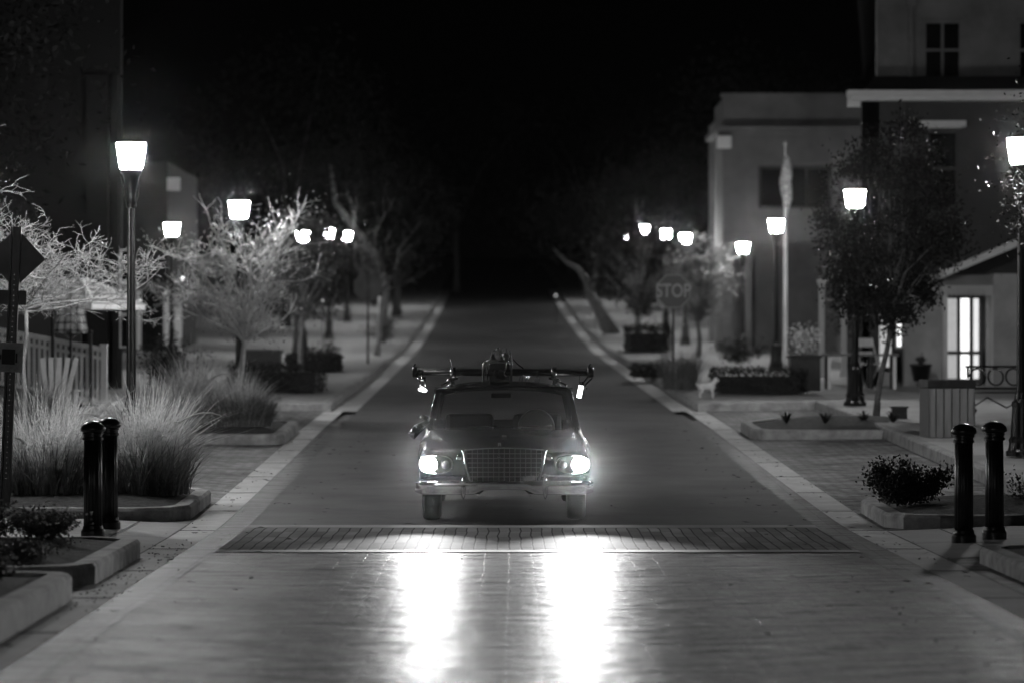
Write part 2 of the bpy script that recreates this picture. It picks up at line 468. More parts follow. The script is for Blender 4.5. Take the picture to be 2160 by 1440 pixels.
# sloped landing slabs behind the crosswalk
for sg, a, b_ in ((-1, 29.75, 34.45), (1, 28.95, 33.25)):
    mb = MB()
    lo, hi = 3.56, 9
    rows = [[(CX(d) + sg * u, d, zr(d) + z) for u, z in ((lo, .012), (4.6, .06), (hi, .12))] for d in (a, (a + b_) / 2, b_)]
    mb.loft(rows, closed=False)
    struct(mb.build('landing', M['sidewalk']))
    mb = MB(); mb.loft([[(CX(d) + sg * u, d, zr(d) + z + .0045) for u, z in ((4.05, .0368), (4.07, .0377))] for d in (a, b_)], closed=False)
    mb.loft([[(CX(d) + sg * u, d, zr(d) + z + .005) for u, z in ((lo, .012), (4.6, .06), (6.2, .083))] for d in ((a + b_) / 2 - .01, (a + b_) / 2 + .01)], closed=False)
    struct(mb.build('landing_joint', M['black']))
# sidewalk joints
mbj = MB()
for sg in (-1, 1):
    for k in range(40, 160, 3):
        d = k + .2; u0 = 5.78 if d < 62 else 3.6; u1 = 12
        mbj.loft([[(CX(dd) + sg * u, dd, zs(u, dd) + .004) for u in (u0, 8.6, u1)] for dd in (d, d + .025)], closed=False)
struct(mbj.build('sidewalk_joints', M['black']))
# fallen leaves and grit
mb = MB(); rg = random.Random(3)
for i in range(420):
    d = rg.uniform(17, 60); sg = rg.choice((-1, 1)); u = sg * (rg.uniform(2.2, 3.5) if rg.random() < .8 else rg.uniform(0, 3))
    a = rg.uniform(0, 6.3); s = rg.uniform(.012, .04); c = (CX(d) + u, d, zr(d) + .02)
    q = [(c[0] + s * math.cos(a + t) * w, c[1] + s * math.sin(a + t) * w, c[2] + rg.uniform(0, .015)) for t, w in ((0, 1.4), (1.57, .7), (3.14, 1.4), (4.71, .7))]
    mb.add(q, [(0, 1, 2, 3)])
mp_ = MB()
for i in range(260):
    if i < 150: d = rg.uniform(23, 31); u = -rg.uniform(3.15, 3.62)
    else: d = rg.uniform(26, 50); u = rg.choice((-1, 1)) * rg.uniform(3.3, 3.65)
    mp_.leaf((CX(d) + u, d, zr(d) + .02), rg.uniform(.015, .035), .014, rg, .7)
struct(mp_.build('leaf_litter', M['leaf_pale']), 'stuff', 'pale bits of leaf litter along the kerb faces', 'leaves')
struct(mb.build('fallen_leaves', M['dry_leaf']), 'stuff', 'small dry leaves scattered along the gutters', 'leaves')

# ------------------------------------------------------------------ street lamps
def make_lamp(label):
    t = thing('street_lamp', label, 'street lamp', (0, 0, 0), 0, 'lit lantern street lamps along the street')
    MB().lathe([(.19, 0), (.19, .06), (.165, .08), (.15, .16), (.16, .2), (.135, .24), (.115, .6), (.12, .62), (.12, .66), (.085, .7), (.075, .78)], 24, fl=.05, nf=12).build('base', M['black_metal'], t)
    MB().lathe([(.07, .78), (.062, .8), (.052, 2.2), (.046, 3.1)], 24, fl=.04, nf=12).build('pole', M['black_metal'], t)
    c = MB().lathe([(.046, 3.1), (.066, 3.12), (.066, 3.16), (.05, 3.19), (.06, 3.28), (.085, 3.4), (.105, 3.5), (.14, 3.54), (.14, 3.565)], 20)
    for sx in (-1, 1):
        c.tube([(sx * .055, 0, 3.16), (sx * .085, 0, 3.26), (sx * .1, 0, 3.38), (sx * .125, 0, 3.52)], .012, 6)
    c.build('lantern_holder', M['black_metal'], t, smooth=True)
    MB().lathe([(.12, 3.566), (.14, 3.585), (.152, 3.63), (.175, 3.8), (.186, 3.86), (.186, 3.884)], 16).build('lantern', M['lantern'], t, smooth=True)
    MB().lathe([(.19, 3.885), (.192, 3.892), (.15, 3.9), (.001, 3.905)], 20).build('lid', M['black_metal'], t)
    return t
LAMPS = [  # X, d, height, label
    (-4.82, 42, None, 300, 'tall lit street lamp above the fountain grass, biggest lantern on the left side'),
    (-4.9, 59.6, None, 424, 'lit street lamp whose lantern shines through the top twigs of the bushy bare tree'),
    (-8.2, 80, None, 471, 'lit street lamp set back from the street, just left of the bushy half-bare tree'),
    (-6.3, 100, None, 488, 'lit street lamp just right of the bushy bare tree, flared foot on pale paving'),
    (-6.5, 118, None, 482, 'lit street lamp next along after the one right of the bushy tree'),
    (-6.95, 140, None, 490, 'far lit street lamp on the left, small blurred lantern before the leaning pale branch'),
    (-6.8, 164, None, 495, 'farthest lit street lamp on the left, small blurred lantern by the pale trunk'),
    (6.6, 43, None, 290, 'lit street lamp at the right edge, lantern behind dark twigs, pole beside the iron bench'),
    (6.1, 59, None, 400, 'lit street lamp behind the small dark street tree, lantern touching its leaves'),
    (6.45, 81, None, 463, 'lit street lamp beside the pale flagpole'),
    (6.75, 97, None, 513, 'lit street lamp with the lowest lantern, at the corner of the flat-roofed building'),
    (5.85, 112, None, 494, 'lit street lamp right of the STOP sign, largest of the far right row'),
    (6.03, 130, None, 485, 'lit street lamp above the STOP sign, second in the far right row'),
    (6.0, 150, None, 477, 'lit street lamp above the dark round tree on the far right'),
    (6.0, 172, None, 490, 'farthest lit street lamp on the right, smallest lantern of the row'),
    (-5.98, 36.5, 3.5, 0, 'lit street lamp just past the left edge, over the fountain grass and diamond sign'),
    (-5.0, 6.5, 4.0, 0, 'lit street lamp beside the nearest left planter, out past the left edge'),
]
lamp0 = None
for X, d, h, ytop, lab in LAMPS:
    if lamp0 is None:
        lamp0 = make_lamp(lab); o = lamp0
    else:
        o = copy_tree(lamp0); o['label'] = lab
    z = zx(X, d)
    if abs(X - CX(d)) < 8.0 and d in (42, 36.5): z = zr(d) + .17
    if h is None:
        h = 1.83 + (737 - ytop) * d / 7000 - z
    o.location = (X, d, z); o.scale = (1, 1, h / 3.9)

# ------------------------------------------------------------------ bollards
def make_bollard(label, grp):
    t = thing('bollard', label, 'bollard', (0, 0, 0), 0, grp)
    MB().lathe([(.115, 0), (.115, .07), (.1, .09), (.094, .12)], 32).build('foot', M['black_metal'], t, smooth=False, bevel=.004)
    MB().lathe([(.086, .12), (.084, .5), (.081, .93)], 64, fl=.05, nf=16).build('shaft', M['black_metal'], t, smooth=True)
    MB().lathe([(.088, .93), (.1, .935), (.1, .955), (.09, .965), (.09, .985), (.1, .99), (.1, 1.005), (.094, 1.01)], 32).build('collar', M['black_metal'], t)
    MB().lathe([(.1, 1.01), (.118, 1.02), (.12, 1.045), (.11, 1.065), (.08, 1.095), (.04, 1.11), (.001, 1.115)], 32).build('cap', M['black_metal'], t, smooth=True)
    return t
b0 = make_bollard('black fluted bollard, nearer of the pair on the left by the fountain grass', 'black bollards beside the crosswalk')
for i, (X, d, lab) in enumerate([
        (-3.99, 31.6, b0['label']),
        (-4.02, 33.1, 'black fluted bollard, farther of the pair on the left, half hidden by its twin'),
        (4.22, 31.0, 'black fluted bollard beside the dark shrub, closer to the road of the right pair'),
        (4.55, 31.3, 'black fluted bollard behind the nearest right kerb, farther from the road of its pair')]):
    o = b0 if i == 0 else copy_tree(b0)
    o['label'] = lab
    u = abs(X - CX(d)); z = zr(d) + (.012 + (u - 3.56) * .048 / 1.04 if u < 4.6 else .06 + (u - 4.6) * .0136)
    o.location = (X, d, z - .004)

# ------------------------------------------------------------------ plants
def twig_tree(name, label, X, d, z, h, fork, spread, lean=(0, 0), seed=1, r0=.05, nb=7, leaves=400, leaf_l=.05, bark='twig', leafm='leaf_pale', depth=3, up=.5, cat='tree', twl=1.0, leaf_clump=0, squash=1.0, brm=None, rmin=.0026):
    rg = random.Random(seed)
    t = thing(name, label, cat, (X, d, z))
    tr = MB(); cr = MB(); lf = MB(); tips = []
    top = Vector((lean[0], lean[1], fork))
    pts = []; rad = []
    for i in range(6):
        f = i / 5
        pts.append((lean[0] * f + rg.uniform(-.02, .02) * (0 < i < 5), lean[1] * f + rg.uniform(-.02, .02) * (0 < i < 5), fork * f)); rad.append(r0 * (1.25 if i == 0 else 1 - .25 * f))
    tr.tube(pts, rad, 8)
    def br(p, dr, ln, r, dep):
        n = 5; P = [p]; dd = dr.copy(); q = p.copy()
        for i in range(n):
            dd = (dd + Vector((rg.gauss(0, .2), rg.gauss(0, .2), rg.gauss(0, .15) + .05 * up))).normalized()
            q = q + dd * ln / n; P.append(q.copy())
        cr.tube(P, [max(rmin, r * (1 - .62 * i / n)) for i in range(n + 1)], 5 if dep > 1 else 3, cap=False)
        if dep == 0:
            tips.append(P[-1]); tips.append(P[3]); return
        kids = rg.randint(3, 5) if dep > 1 else rg.randint(3, 6)
        for k in range(kids):
            i = rg.randint(1, n); base = P[i]
            axis = Vector((rg.gauss(0, 1), rg.gauss(0, 1), rg.gauss(0, .6))).normalized()
            nd = (dd * rg.uniform(.5, .9) + axis * rg.uniform(.5, .95)).normalized()
            nd.z = nd.z * squash + .1 * up
            nd.normalize()
            br(base, nd, ln * rg.uniform(.4, .7) * (twl if dep == 1 else 1), r * .42, dep - 1)
    crown_h = h - fork
    for k in range(nb):
        a = 2 * PI * k / nb + rg.uniform(-.35, .35)
        el = rg.uniform(.15, 1.0) * up + .15
        dr = Vector((math.cos(a) * math.cos(el * 1.3), math.sin(a) * math.cos(el * 1.3), math.sin(el * 1.3)))
        ln = min(spread / max(.25, math.hypot(dr.x, dr.y)), crown_h / max(.25, dr.z)) * rg.uniform(.6, .85)
        br(top + Vector((0, 0, rg.uniform(-.25, 0) * fork * .3)), dr, ln, r0 * .55, depth)
    for i in range(leaves):
        c = rg.choice(tips)
        for j in range(max(1, leaf_clump)):
            lf.leaf(c + Vector((rg.gauss(0, 1), rg.gauss(0, 1), rg.gauss(0, 1))) * (.06 + .05 * leaf_clump ** .5), leaf_l * rg.uniform(.6, 1.3), leaf_l * .5, rg)
    tr.build('trunk', M[bark], t, smooth=True)
    c = cr.build('branches', M[brm or bark], t, smooth=True)
    if leaves: lf.build('crown', M[leafm], t)
    return t

def leafy_tree(name, label, X, d, z, h, fork, rx, seed=1, r0=.08, n=5000, leaf_l=.09, leafm='leaf_dark', bark='bark', lean=(0, 0), cz=None, gaps=14, ry=None, rzz=None, group=None, limbs=None, avoid=None):
    """trunk, limbs and a crown of many leaf clumps with holes"""
    rg = random.Random(seed); ry = ry or rx
    t = thing(name, label, 'tree', (X, d, z), 0, group)
    tr = MB(); lf = MB()
    top = Vector((lean[0], lean[1], fork))
    tr.tube([(lean[0] * f + .03 * math.sin(5 * f + seed), lean[1] * f, fork * f) for f in (0, .2, .45, .7, 1)], [r0 * 1.3, r0, r0 * .92, r0 * .85, r0 * .8], 9)
    cc = top + Vector((0, 0, (h - fork) * .5)); rz = rzz or (h - fork) * .55
    clumps = []
    while len(clumps) < gaps * 5:
        v = Vector((rg.gauss(0, 1), rg.gauss(0, 1), rg.gauss(0, 1))).normalized() * rg.uniform(.35, 1.0) ** .6
        clumps.append((cc + Vector((v.x * rx, v.y * ry, v.z * rz)), rg.uniform(.12, .3) * min(rx, rz)))
    for c, r in clumps[:gaps * 2 if limbs is None else limbs]:
        mid = (top + c) / 2 + Vector((rg.gauss(0, .1), rg.gauss(0, .1), .12)) * rx
        tr.tube([tuple(top), tuple(mid), tuple(c)], [r0 * .45, r0 * .22, .006], 5, cap=False)
    for i in range(n):
        c, r = rg.choice(clumps)
        v = Vector((rg.gauss(0, 1), rg.gauss(0, 1), rg.gauss(0, .8)))
        q_ = c + v * r * .62
        if avoid and math.hypot(q_.x - avoid[0], q_.z - avoid[1]) < avoid[2] and rg.random() > avoid[3]: continue
        lf.leaf(q_, leaf_l * rg.uniform(.6, 1.3), leaf_l * .48, rg)
    tr.build('trunk', M[bark], t, smooth=True)
    lf.build('crown', M[leafm], t)
    return t

def grass_clump(label, X, d, z, n, r, h, lean, m='straw', seed=1, plumes=10, w=.0125, dark=0):
    n = int(n * .42)
    rg = random.Random(seed)
    t = thing('fountain_grass', label, 'ornamental grass', (X, d, z))
    def blade(mb, base, a, hh, out, ww, segs=4):
        L = [];
        sa = a + PI / 2 + rg.uniform(-.8, .8)
        sx, sy = math.cos(sa), math.sin(sa)
        for i in range(segs + 1):
            f = i / segs
            o = out * f ** 1.7
            zz = hh * (f - .28 * (out / max(.2, hh)) * f ** 3)
            c = (base[0] + math.cos(a) * o, base[1] + math.sin(a) * o, zz)
            wv = ww * (1 - f ** 1.5) + .0012
            L.append([(c[0] - sx * wv / 2, c[1] - sy * wv / 2, c[2]), (c[0] + sx * wv / 2, c[1] + sy * wv / 2, c[2])])
        mb.loft(L, closed=False)
    mb = MB(); md = MB()
    tufts = []
    for k in range(16):
        a = rg.uniform(0, 2 * PI); rr = r * math.sqrt(rg.random()) * .6
        tufts.append((math.cos(a) * rr, math.sin(a) * rr, a, rg.uniform(.75, 1.15), rr))
    for i in range(n):
        tx, ty, a, th_, rr = rg.choice(tufts)
        base = (tx + rg.gauss(0, .05), ty + rg.gauss(0, .05))
        a2 = a + rg.gauss(0, .8)
        hh = h * th_ * rg.uniform(.45, 1.0); out = lean * hh * abs(rg.gauss(.35, .3)) + rr * .4
        blade(mb, base, a2, hh, out, w * rg.uniform(.7, 1.3))
    for i in range(dark):
        a = rg.uniform(0, 2 * PI); rr = r * math.sqrt(rg.random()) * .9
        blade(md, (math.cos(a) * rr, math.sin(a) * rr), a + rg.gauss(0, .6), h * rg.uniform(.25, .6), h * rg.uniform(.1, .4), w * 1.5)
    mb.build('blades', M[m], t)
    if dark: md.build('lower_blades', M['grass_dark'], t)
    for i in range(plumes):
        pm = MB()
        a = rg.uniform(0, 2 * PI); hh = h * rg.uniform(.7, 1.0); out = h * rg.uniform(.25, .7)
        pts = []
        for k in range(7):
            f = .55 + .45 * k / 6; o = out * f ** 1.8
            pts.append((math.cos(a) * o, math.sin(a) * o, hh * (f - .35 * f ** 4)))
        pm.tube(pts, [.003, .008, .013, .015, .013, .009, .002], 6)
        for k in range(70):
            c = Vector(pts[rg.randint(1, 5)]); pm.leaf(c + Vector((rg.gauss(0, .012), rg.gauss(0, .012), rg.gauss(0, .012))), .035, .004, rg)
        pm.build('seed_plume', M['plume'], t)
    return t

def shrub(name, label, X, d, z, rx, ry, h, n, seed=1, leaf_l=.05, m='leaf_dark', flowers=0, cat='shrub', rz=0):
    rg = random.Random(seed)
    t = thing(name, label, cat, (X, d, z), rz)
    st = MB(); lf = MB(); fl = MB()
    shoots = []
    for k in range(16):
        a = rg.uniform(0, 2 * PI); q = rg.uniform(.2, .95)
        p = Vector((math.cos(a) * rx * q, math.sin(a) * ry * q, h * rg.uniform(.55, 1.0) * (1 - .35 * q * q)))
        shoots.append(p)
        st.tube([(p.x * .1, p.y * .1, 0), (p.x * .6, p.y * .6, p.z * .55), tuple(p)], [.008, .006, .002], 4, cap=False)
    for i in range(n):
        p = rg.choice(shoots); f = rg.uniform(.25, 1.05)
        c = Vector((p.x * f ** .7, p.y * f ** .7, p.z * f)) + Vector((rg.gauss(0, 1) * rx, rg.gauss(0, 1) * ry, rg.gauss(0, 1) * h * .6)) * .13
        if c.z < .01: c.z = rg.uniform(.01, .1)
        lf.leaf(c, leaf_l * rg.uniform(.6, 1.3), leaf_l * .55, rg)
    for i in range(flowers):
        p = rg.choice(shoots); c = p * rg.uniform(.8, 1.1) + Vector((rg.gauss(0, rx * .2), rg.gauss(0, ry * .2), rg.gauss(0, .04)))
        for q in range(4): fl.leaf(c, .028, .018, rg, .6)
    st.build('stems', M['bark'], t); lf.build('foliage', M[m], t)
    if flowers: fl.build('blossoms', M['petal'], t)
    return t

def hedge(label, X0, X1, d0, d1, h, n, seed=1, m='leaf_dark', leaf_l=.05):
    rg = random.Random(seed)
    X, d = (X0 + X1) / 2, (d0 + d1) / 2; z = zx(X, d)
    t = thing('hedge', label, 'hedge', (X, d, z - .02))
    core = MB(); a, b_ = (X1 - X0) / 2, (d1 - d0) / 2
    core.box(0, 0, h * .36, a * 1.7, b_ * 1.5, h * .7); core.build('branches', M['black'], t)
    lf = MB()
    for i in range(n):
        f = rg.random()
        if f < .4: c = (rg.uniform(-a, a), -b_ * rg.uniform(.85, 1.03), rg.uniform(.02, h))
        elif f < .75: c = (rg.uniform(-a, a), rg.uniform(-b_, b_), h * (rg.uniform(.74, 1.0) + .1 * math.sin(9 * rg.random())))
        else: c = (rg.choice((-1, 1)) * a * rg.uniform(.9, 1.02), rg.uniform(-b_, b_), rg.uniform(.02, h))
        lf.leaf(c, leaf_l * rg.uniform(.6, 1.4), leaf_l * .55, rg)
    lf.build('foliage', M[m], t)
    return t

# left side
grass_clump('tall pale fountain grass behind the leaning sign post, left of the bollards', -5.15, 36.5, zr(36.5) + .17, 2600, .55, 1.35, 1.0, seed=4, plumes=6, dark=500)
grass_clump('broad pale fountain grass behind the left bollards, widest and brightest clump', -4.1, 36.7, zr(36.7) + .17, 3400, .6, 1.38, 1.15, seed=9, plumes=10, dark=700)
grass_clump('low grass clump at the left edge under the sign plates', -6.0, 36.4, zr(36.4) + .17, 1400, .5, 1.0, .9, seed=14, plumes=4, dark=400)
grass_clump('dark grass clump behind the wide pale fountain grass, beside the lamp foot', -4.75, 45.5, zr(45.5) + .1, 1500, .5, 1.2, .9, m='grass_dark', seed=21, plumes=3)
grass_clump('grey fountain grass on the second planter kerb, below the bushy bare tree', -4.2, 51.6, zr(51.6) + .2, 2200, .5, 1.05, .9, m='straw', seed=31, plumes=3, dark=1300)
grass_clump('shaded grass beside the white garden chair', -6.9, 47.5, zx(-6.9, 47.5), 1400, .5, 1.0, .9, m='grass_dark', seed=36, plumes=2)
grass_clump('upright grey grass between the lamp pole and the bushy tree', -5.0, 52, zr(52) + .2, 1500, .4, 1.35, .7, m='straw', seed=41, plumes=3, dark=600)
shrub('flowering_plant', 'low plant with tiny white blossoms in the near left planter, at the picture edge', -4.55, 28.2, zr(28) + .2, .5, .6, .36, 2600, 3, .04, 'leaf', 170, 'flowers')
shrub('flowering_plant', 'low plant with white specks of blossom, closest to the left bollards', -4.0, 28.4, zr(28) + .2, .36, .6, .28, 2000, 4, .04, 'leaf', 90, 'flowers')
shrub('ground_cover_plant', 'dark ground cover in the nearest left planter corner', -3.95, 23.4, .2, .45, .9, .2, 1600, 5, .035, 'leaf_dark', 20, 'plant')
shrub('ground_cover_plant', 'leafy ground cover spilling toward the front corner of the flower planter', -3.85, 26.6, .17, .35, .7, .16, 1300, 6, .035, 'leaf', 16, 'plant')
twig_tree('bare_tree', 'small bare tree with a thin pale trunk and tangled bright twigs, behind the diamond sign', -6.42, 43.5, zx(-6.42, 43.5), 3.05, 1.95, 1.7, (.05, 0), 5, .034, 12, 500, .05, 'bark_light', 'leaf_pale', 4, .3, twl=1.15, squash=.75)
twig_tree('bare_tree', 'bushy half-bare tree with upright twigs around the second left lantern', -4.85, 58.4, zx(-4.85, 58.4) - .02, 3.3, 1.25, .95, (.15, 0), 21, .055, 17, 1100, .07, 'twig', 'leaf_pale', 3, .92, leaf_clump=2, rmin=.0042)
leafy_tree('street_tree', 'small leafy tree with a dark low crown, right of the bushy bare tree', -5.2, 82, zx(-5.2, 82), 4.1, 1.35, 1.35, 22, .07, 4200, .11, 'leaf', gaps=16)
leafy_tree('street_tree', 'short dark leafy tree whose trunk stands between two far left lamp posts', -6.0, 92, zx(-6, 92), 3.6, 1.3, 1.45, 23, .08, 3800, .12, 'leaf_dark', gaps=16)
twig_tree('bare_tree', 'leafless tree with a straight white trunk behind the back of the left road sign', -4.05, 100, zx(-4.05, 100), 4.6, 1.9, 1.3, (.1, 0), 33, .09, 8, 1500, .09, 'bark_light', 'leaf_far', 2, 1.1, leaf_clump=1, brm='bark_dark')
hedge('low dark clipped hedge on the left kerb, its block end toward the street', -5.75, -3.85, 67, 69.2, .56, 3800, 2)
hedge('low ragged dark hedge behind the clipped left hedge, under the small trees', -5.6, -4.3, 82, 84.4, .42, 2200, 3, leaf_l=.07)
shrub('shrub', 'grey rounded shrub beside the far left kerb ramp', -5.0, 88, zx(-5, 88), .6, .5, .65, 900, 8, .08, 'leaf')
shrub('shrub', 'pale bushy shrub on the far left kerb, past the white trunk', -4.5, 116, zx(-4.5, 116), .8, .6, 1.0, 1000, 9, .1, 'leaf_pale')
shrub('shrub', 'dark shrub at the foot of the left building, behind the lamp pole', -6.9, 66, zx(-6.9, 66), .9, .7, 1.2, 2200, 10, .07, 'leaf_dark')
# right side
leafy_tree('street_tree', 'dark leafy street tree in the right planter, in front of the shop', 6.0, 54.6, zr(54.6) + .22, 4.7, 1.55, 1.12, 41, .05, 22000, .085, 'leaf_dark', lean=(.22, 0), gaps=26, avoid=(-.345, 3.56, .42, .03))
leafy_tree('street_tree', 'tree overhanging the right edge with dark twigs across the lit lantern', 7.3, 42, zx(7.3, 42), 5.0, 2.4, 1.25, 42, .07, 8000, .055, 'leaf_dark', gaps=24, avoid=(-.88, 3.97, .32, .15))
shrub('shrub', 'dark rounded shrub in the planter beside the right bollards', 4.15, 35, zr(35) + .17, .46, .5, .5, 7500, 11, .042, 'leaf_dark')
shrub('shrub', 'small dark sprig at the right edge behind the far bollard', 5.45, 35, zr(35) + .17, .3, .3, .45, 500, 12, .04, 'leaf_dark')
shrub('ground_cover_plant', 'low speckled ground cover on the near right planter bed', 4.75, 27.4, .19, .45, .9, .07, 700, 13, .028, 'leaf', 10, 'plant')
def strappy(label, X, d, seed):
    rg = random.Random(seed); mb = MB()
    t = thing('strap_leaf_plant', label, 'plant', (X, d, zr(d) + .19))
    for i in range(38):
        a = rg.uniform(0, 2 * PI); hh = rg.uniform(.12, .28); o = rg.uniform(.08, .3); L = []
        for k in range(5):
            f = k / 4; zz = hh * (1.9 * f - 1.25 * f * f); r = o * f; w = .012 * (1 - f) + .002
            L.append([(math.cos(a) * r - math.sin(a) * w, math.sin(a) * r + math.cos(a) * w, zz), (math.cos(a) * r + math.sin(a) * w, math.sin(a) * r - math.cos(a) * w, zz)])
        mb.loft(L, closed=False)
    mb.build('leaves', M['leaf_dark'], t)
strappy('spiky low plant nearest the road in the right planter', 4.35, 52.6, 1)
strappy('spiky low plant, middle one of the right planter row', 4.95, 52.5, 2)
strappy('spiky low plant closest to the trunk in the right planter', 5.6, 52.9, 3)
strappy('spiky low plant beside the small black box in the right planter', 6.05, 52.7, 4)
grass_clump('big grey ornamental grass below the STOP sign', 3.55, 70, zx(3.55, 70), 2600, .55, .95, .55, m='grass_dark', seed=51, plumes=0, w=.01)
hedge('low dark hedge behind the white dog', 4.0, 5.9, 66.2, 67.4, .5, 3600, 5)
hedge('dark low planting beside the pale kerb ramp on the far right', 2.9, 3.6, 78, 81, .3, 1400, 6, leaf_l=.07)
leafy_tree('street_tree', 'wide dark round tree beside the far right kerb, under the far lanterns', 4.45, 118, zx(4.45, 118), 4.2, 1.2, 1.9, 61, .12, 4600, .16, 'leaf_dark', gaps=20)
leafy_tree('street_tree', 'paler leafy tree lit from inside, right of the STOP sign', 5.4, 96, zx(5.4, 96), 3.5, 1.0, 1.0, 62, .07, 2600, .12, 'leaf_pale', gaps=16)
leafy_tree('street_tree', 'dark conical evergreen between the flagpole and the shop corner', 8.1, 78, zx(8.1, 78), 4.6, .8, .95, 63, .09, 3800, .1, 'leaf_dark', gaps=22)
shrub('shrub', 'bright flowering bush growing in the black box planter', 5.85, 67, zx(5.85, 67) + .72, .48, .35, .62, 700, 15, .07, 'petal', 0)
shrub('shrub', 'bushy shrub between lamp posts beside the flagpole', 6.0, 88, zx(6, 88), .8, .6, .8, 900, 16, .1, 'leaf')
hedge('dark hedge block on the far right pavement, before the leaning white trunk', 3.6, 5.0, 104, 107, .8, 1800, 7, leaf_l=.09)

# leaning pale tree at the far right
t = thing('leaning_tree', 'pale tree trunk leaning left over the far right kerb', 'tree', (3.3, 128, zx(3.3, 128)))
MB().tube([(.6, 0, -.1), (.1, 0, .9), (-.35, 0, 1.6), (-.42, 0, 2.05), (-.75, 0, 2.5), (-1.25, 0, 2.8), (-1.7, 0, 3.3)], [.34, .25, .17, .14, .1, .07, .03], 10).tube([(-.35, 0, 1.6), (-.05, 0, 2.2), (-.1, 0, 2.9), (.3, 0, 3.5)], [.12, .09, .07, .03], 8).build('trunk', M['bark_mid'], t, smooth=True)
lf = MB(); rg = random.Random(71)
for i in range(2600):
    lf.leaf((-1.0 + rg.gauss(0, 1.0), rg.gauss(0, 1.0), 4.4 + rg.gauss(0, .7)), .18, .08, rg)
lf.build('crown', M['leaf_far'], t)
t = thing('leaning_tree', 'pale leaning bough above the left row of lanterns', 'tree', (-5.3, 126, zx(-5.3, 126)))
MB().tube([(.3, 0, 0), (.5, 0, 1.8), (.1, 0, 3.0), (-.7, 0, 4.0), (-1.4, 0, 5.0), (-1.6, 0, 6.5)], [.22, .18, .17, .15, .1, .05], 10).build('trunk', M['bark'], t, smooth=True)
lf = MB()
for i in range(2400):
    lf.leaf((-1.2 + rg.gauss(0, 1.2), rg.gauss(0, 1.2), 6.3 + rg.gauss(0, .9)), .18, .08, rg)
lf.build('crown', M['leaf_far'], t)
# big dark trees beyond
for i, (X, d, h, rx, lab) in enumerate([
        (-8.9, 50, 8.8, 2.7, 'tall dark tree filling the upper left corner over the patio'),
        (-9, 132, 11, 4.5, 'huge dark tree behind the far left lanterns'),
        (-3.2, 190, 12, 5, 'great dark tree closing the street end, left of its middle'),
        (4.5, 196, 12, 5.5, 'great dark tree closing the street end, right of its middle'),
        (10.5, 142, 11, 4.5, 'huge dark tree behind the far right lanterns'),
        (-5.2, 150, 7, 2.8, 'mid-size dark tree along the far left kerb near the street end'),
        (5.8, 160, 7, 3, 'mid-size dark tree along the far right kerb near the street end')]):
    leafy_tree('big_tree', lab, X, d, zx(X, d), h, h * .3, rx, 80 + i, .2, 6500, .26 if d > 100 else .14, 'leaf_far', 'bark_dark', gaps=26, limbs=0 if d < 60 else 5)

# ------------------------------------------------------------------ buildings
def building(name, label, X0, X1, d0, d1, z0, z1, m):
    t = thing(name, label, 'building', ((X0 + X1) / 2, d0, z0))
    return t
def local(t):
    l = t.location
    class Q: pass
    def bx(mb, X0, X1, d0, d1, z0, z1): return mb.b(X0 - l.x, X1 - l.x, d0 - l.y, d1 - l.y, z0 - l.z, z1 - l.z)
    return bx
def window(t, bx, X0, X1, d, z0, z1, nx=2, nz=2, pane='glass', fr='trim', fw=.09, hood=False):
    f = MB()
    bx(f, X0 - fw, X0, d - .07, d + .03, z0 - fw, z1 + fw); bx(f, X1, X1 + fw, d - .07, d + .03, z0 - fw, z1 + fw)
    bx(f, X0, X1, d - .07, d + .03, z1, z1 + fw); bx(f, X0, X1, d - .07, d + .03, z0 - fw, z0)
    for i in range(1, nx):
        x = X0 + (X1 - X0) * i / nx; bx(f, x - .03, x + .03, d - .05, d + .03, z0 + .001, z1 - .001)
    for i in range(1, nz):
        z = z0 + (z1 - z0) * i / nz; bx(f, X0 + .001, X1 - .001, d - .046, d + .026, z - .03, z + .03)
    w = f.build('window', M[fr], t)
    p = MB(); bx(p, X0 + .002, X1 - .002, d - .012, d + .012, z0 + .002, z1 - .002); p.build('pane', M[pane], w)
    if hood:
        h = MB(); bx(h, X0 - .2, X1 + .2, d - .3, d, z1 + .12, z1 + .26); bx(h, X0 - .12, X1 + .12, d - .2, d, z1 + .1, z1 + .12); h.build('hood', M['trim'], w)
    return w

# flat-roofed building, far right
t = thing('flat_roofed_building', 'two storey flat-roofed building with a broad dark window, behind the flagpole', 'building', (9, 104, 1.7)); bx = local(t)
m = MB(); d = 104
for a, b_, c, e in ((6.62, 7.72, 5.2, 9.75), (10.05, 14, 5.2, 9.75), (7.72, 10.05, 7.58, 9.75), (7.72, 10.05, 5.2, 6.24)):
    bx(m, a, b_, d, d + .4, c, e)
bx(m, 6.66, 7.0, d + .4, d + 5, 1.5, 9.75); bx(m, 7.0, 14, d + 13.6, d + 14, 1.5, 9.75); bx(m, 7.0, 14, d + .4, d + 13.6, 9.3, 9.7)
bx(m, 7.0, 14, d + 3.0, d + 3.4, 1.5, 9.3)
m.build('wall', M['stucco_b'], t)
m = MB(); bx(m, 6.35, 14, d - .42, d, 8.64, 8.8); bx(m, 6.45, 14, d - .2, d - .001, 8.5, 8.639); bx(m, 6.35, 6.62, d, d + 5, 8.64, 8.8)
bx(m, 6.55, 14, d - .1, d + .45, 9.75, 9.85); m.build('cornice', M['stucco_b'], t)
m = MB(); m.prism([(6.4 - 9, -.5), (6.85 - 9, -.5), (6.85 - 9, -.22), (6.4 - 9, -.22)], 8.1 - 1.7, 8.5 - 1.7); m.build('bracket', M['trim'], t, bevel=.03)
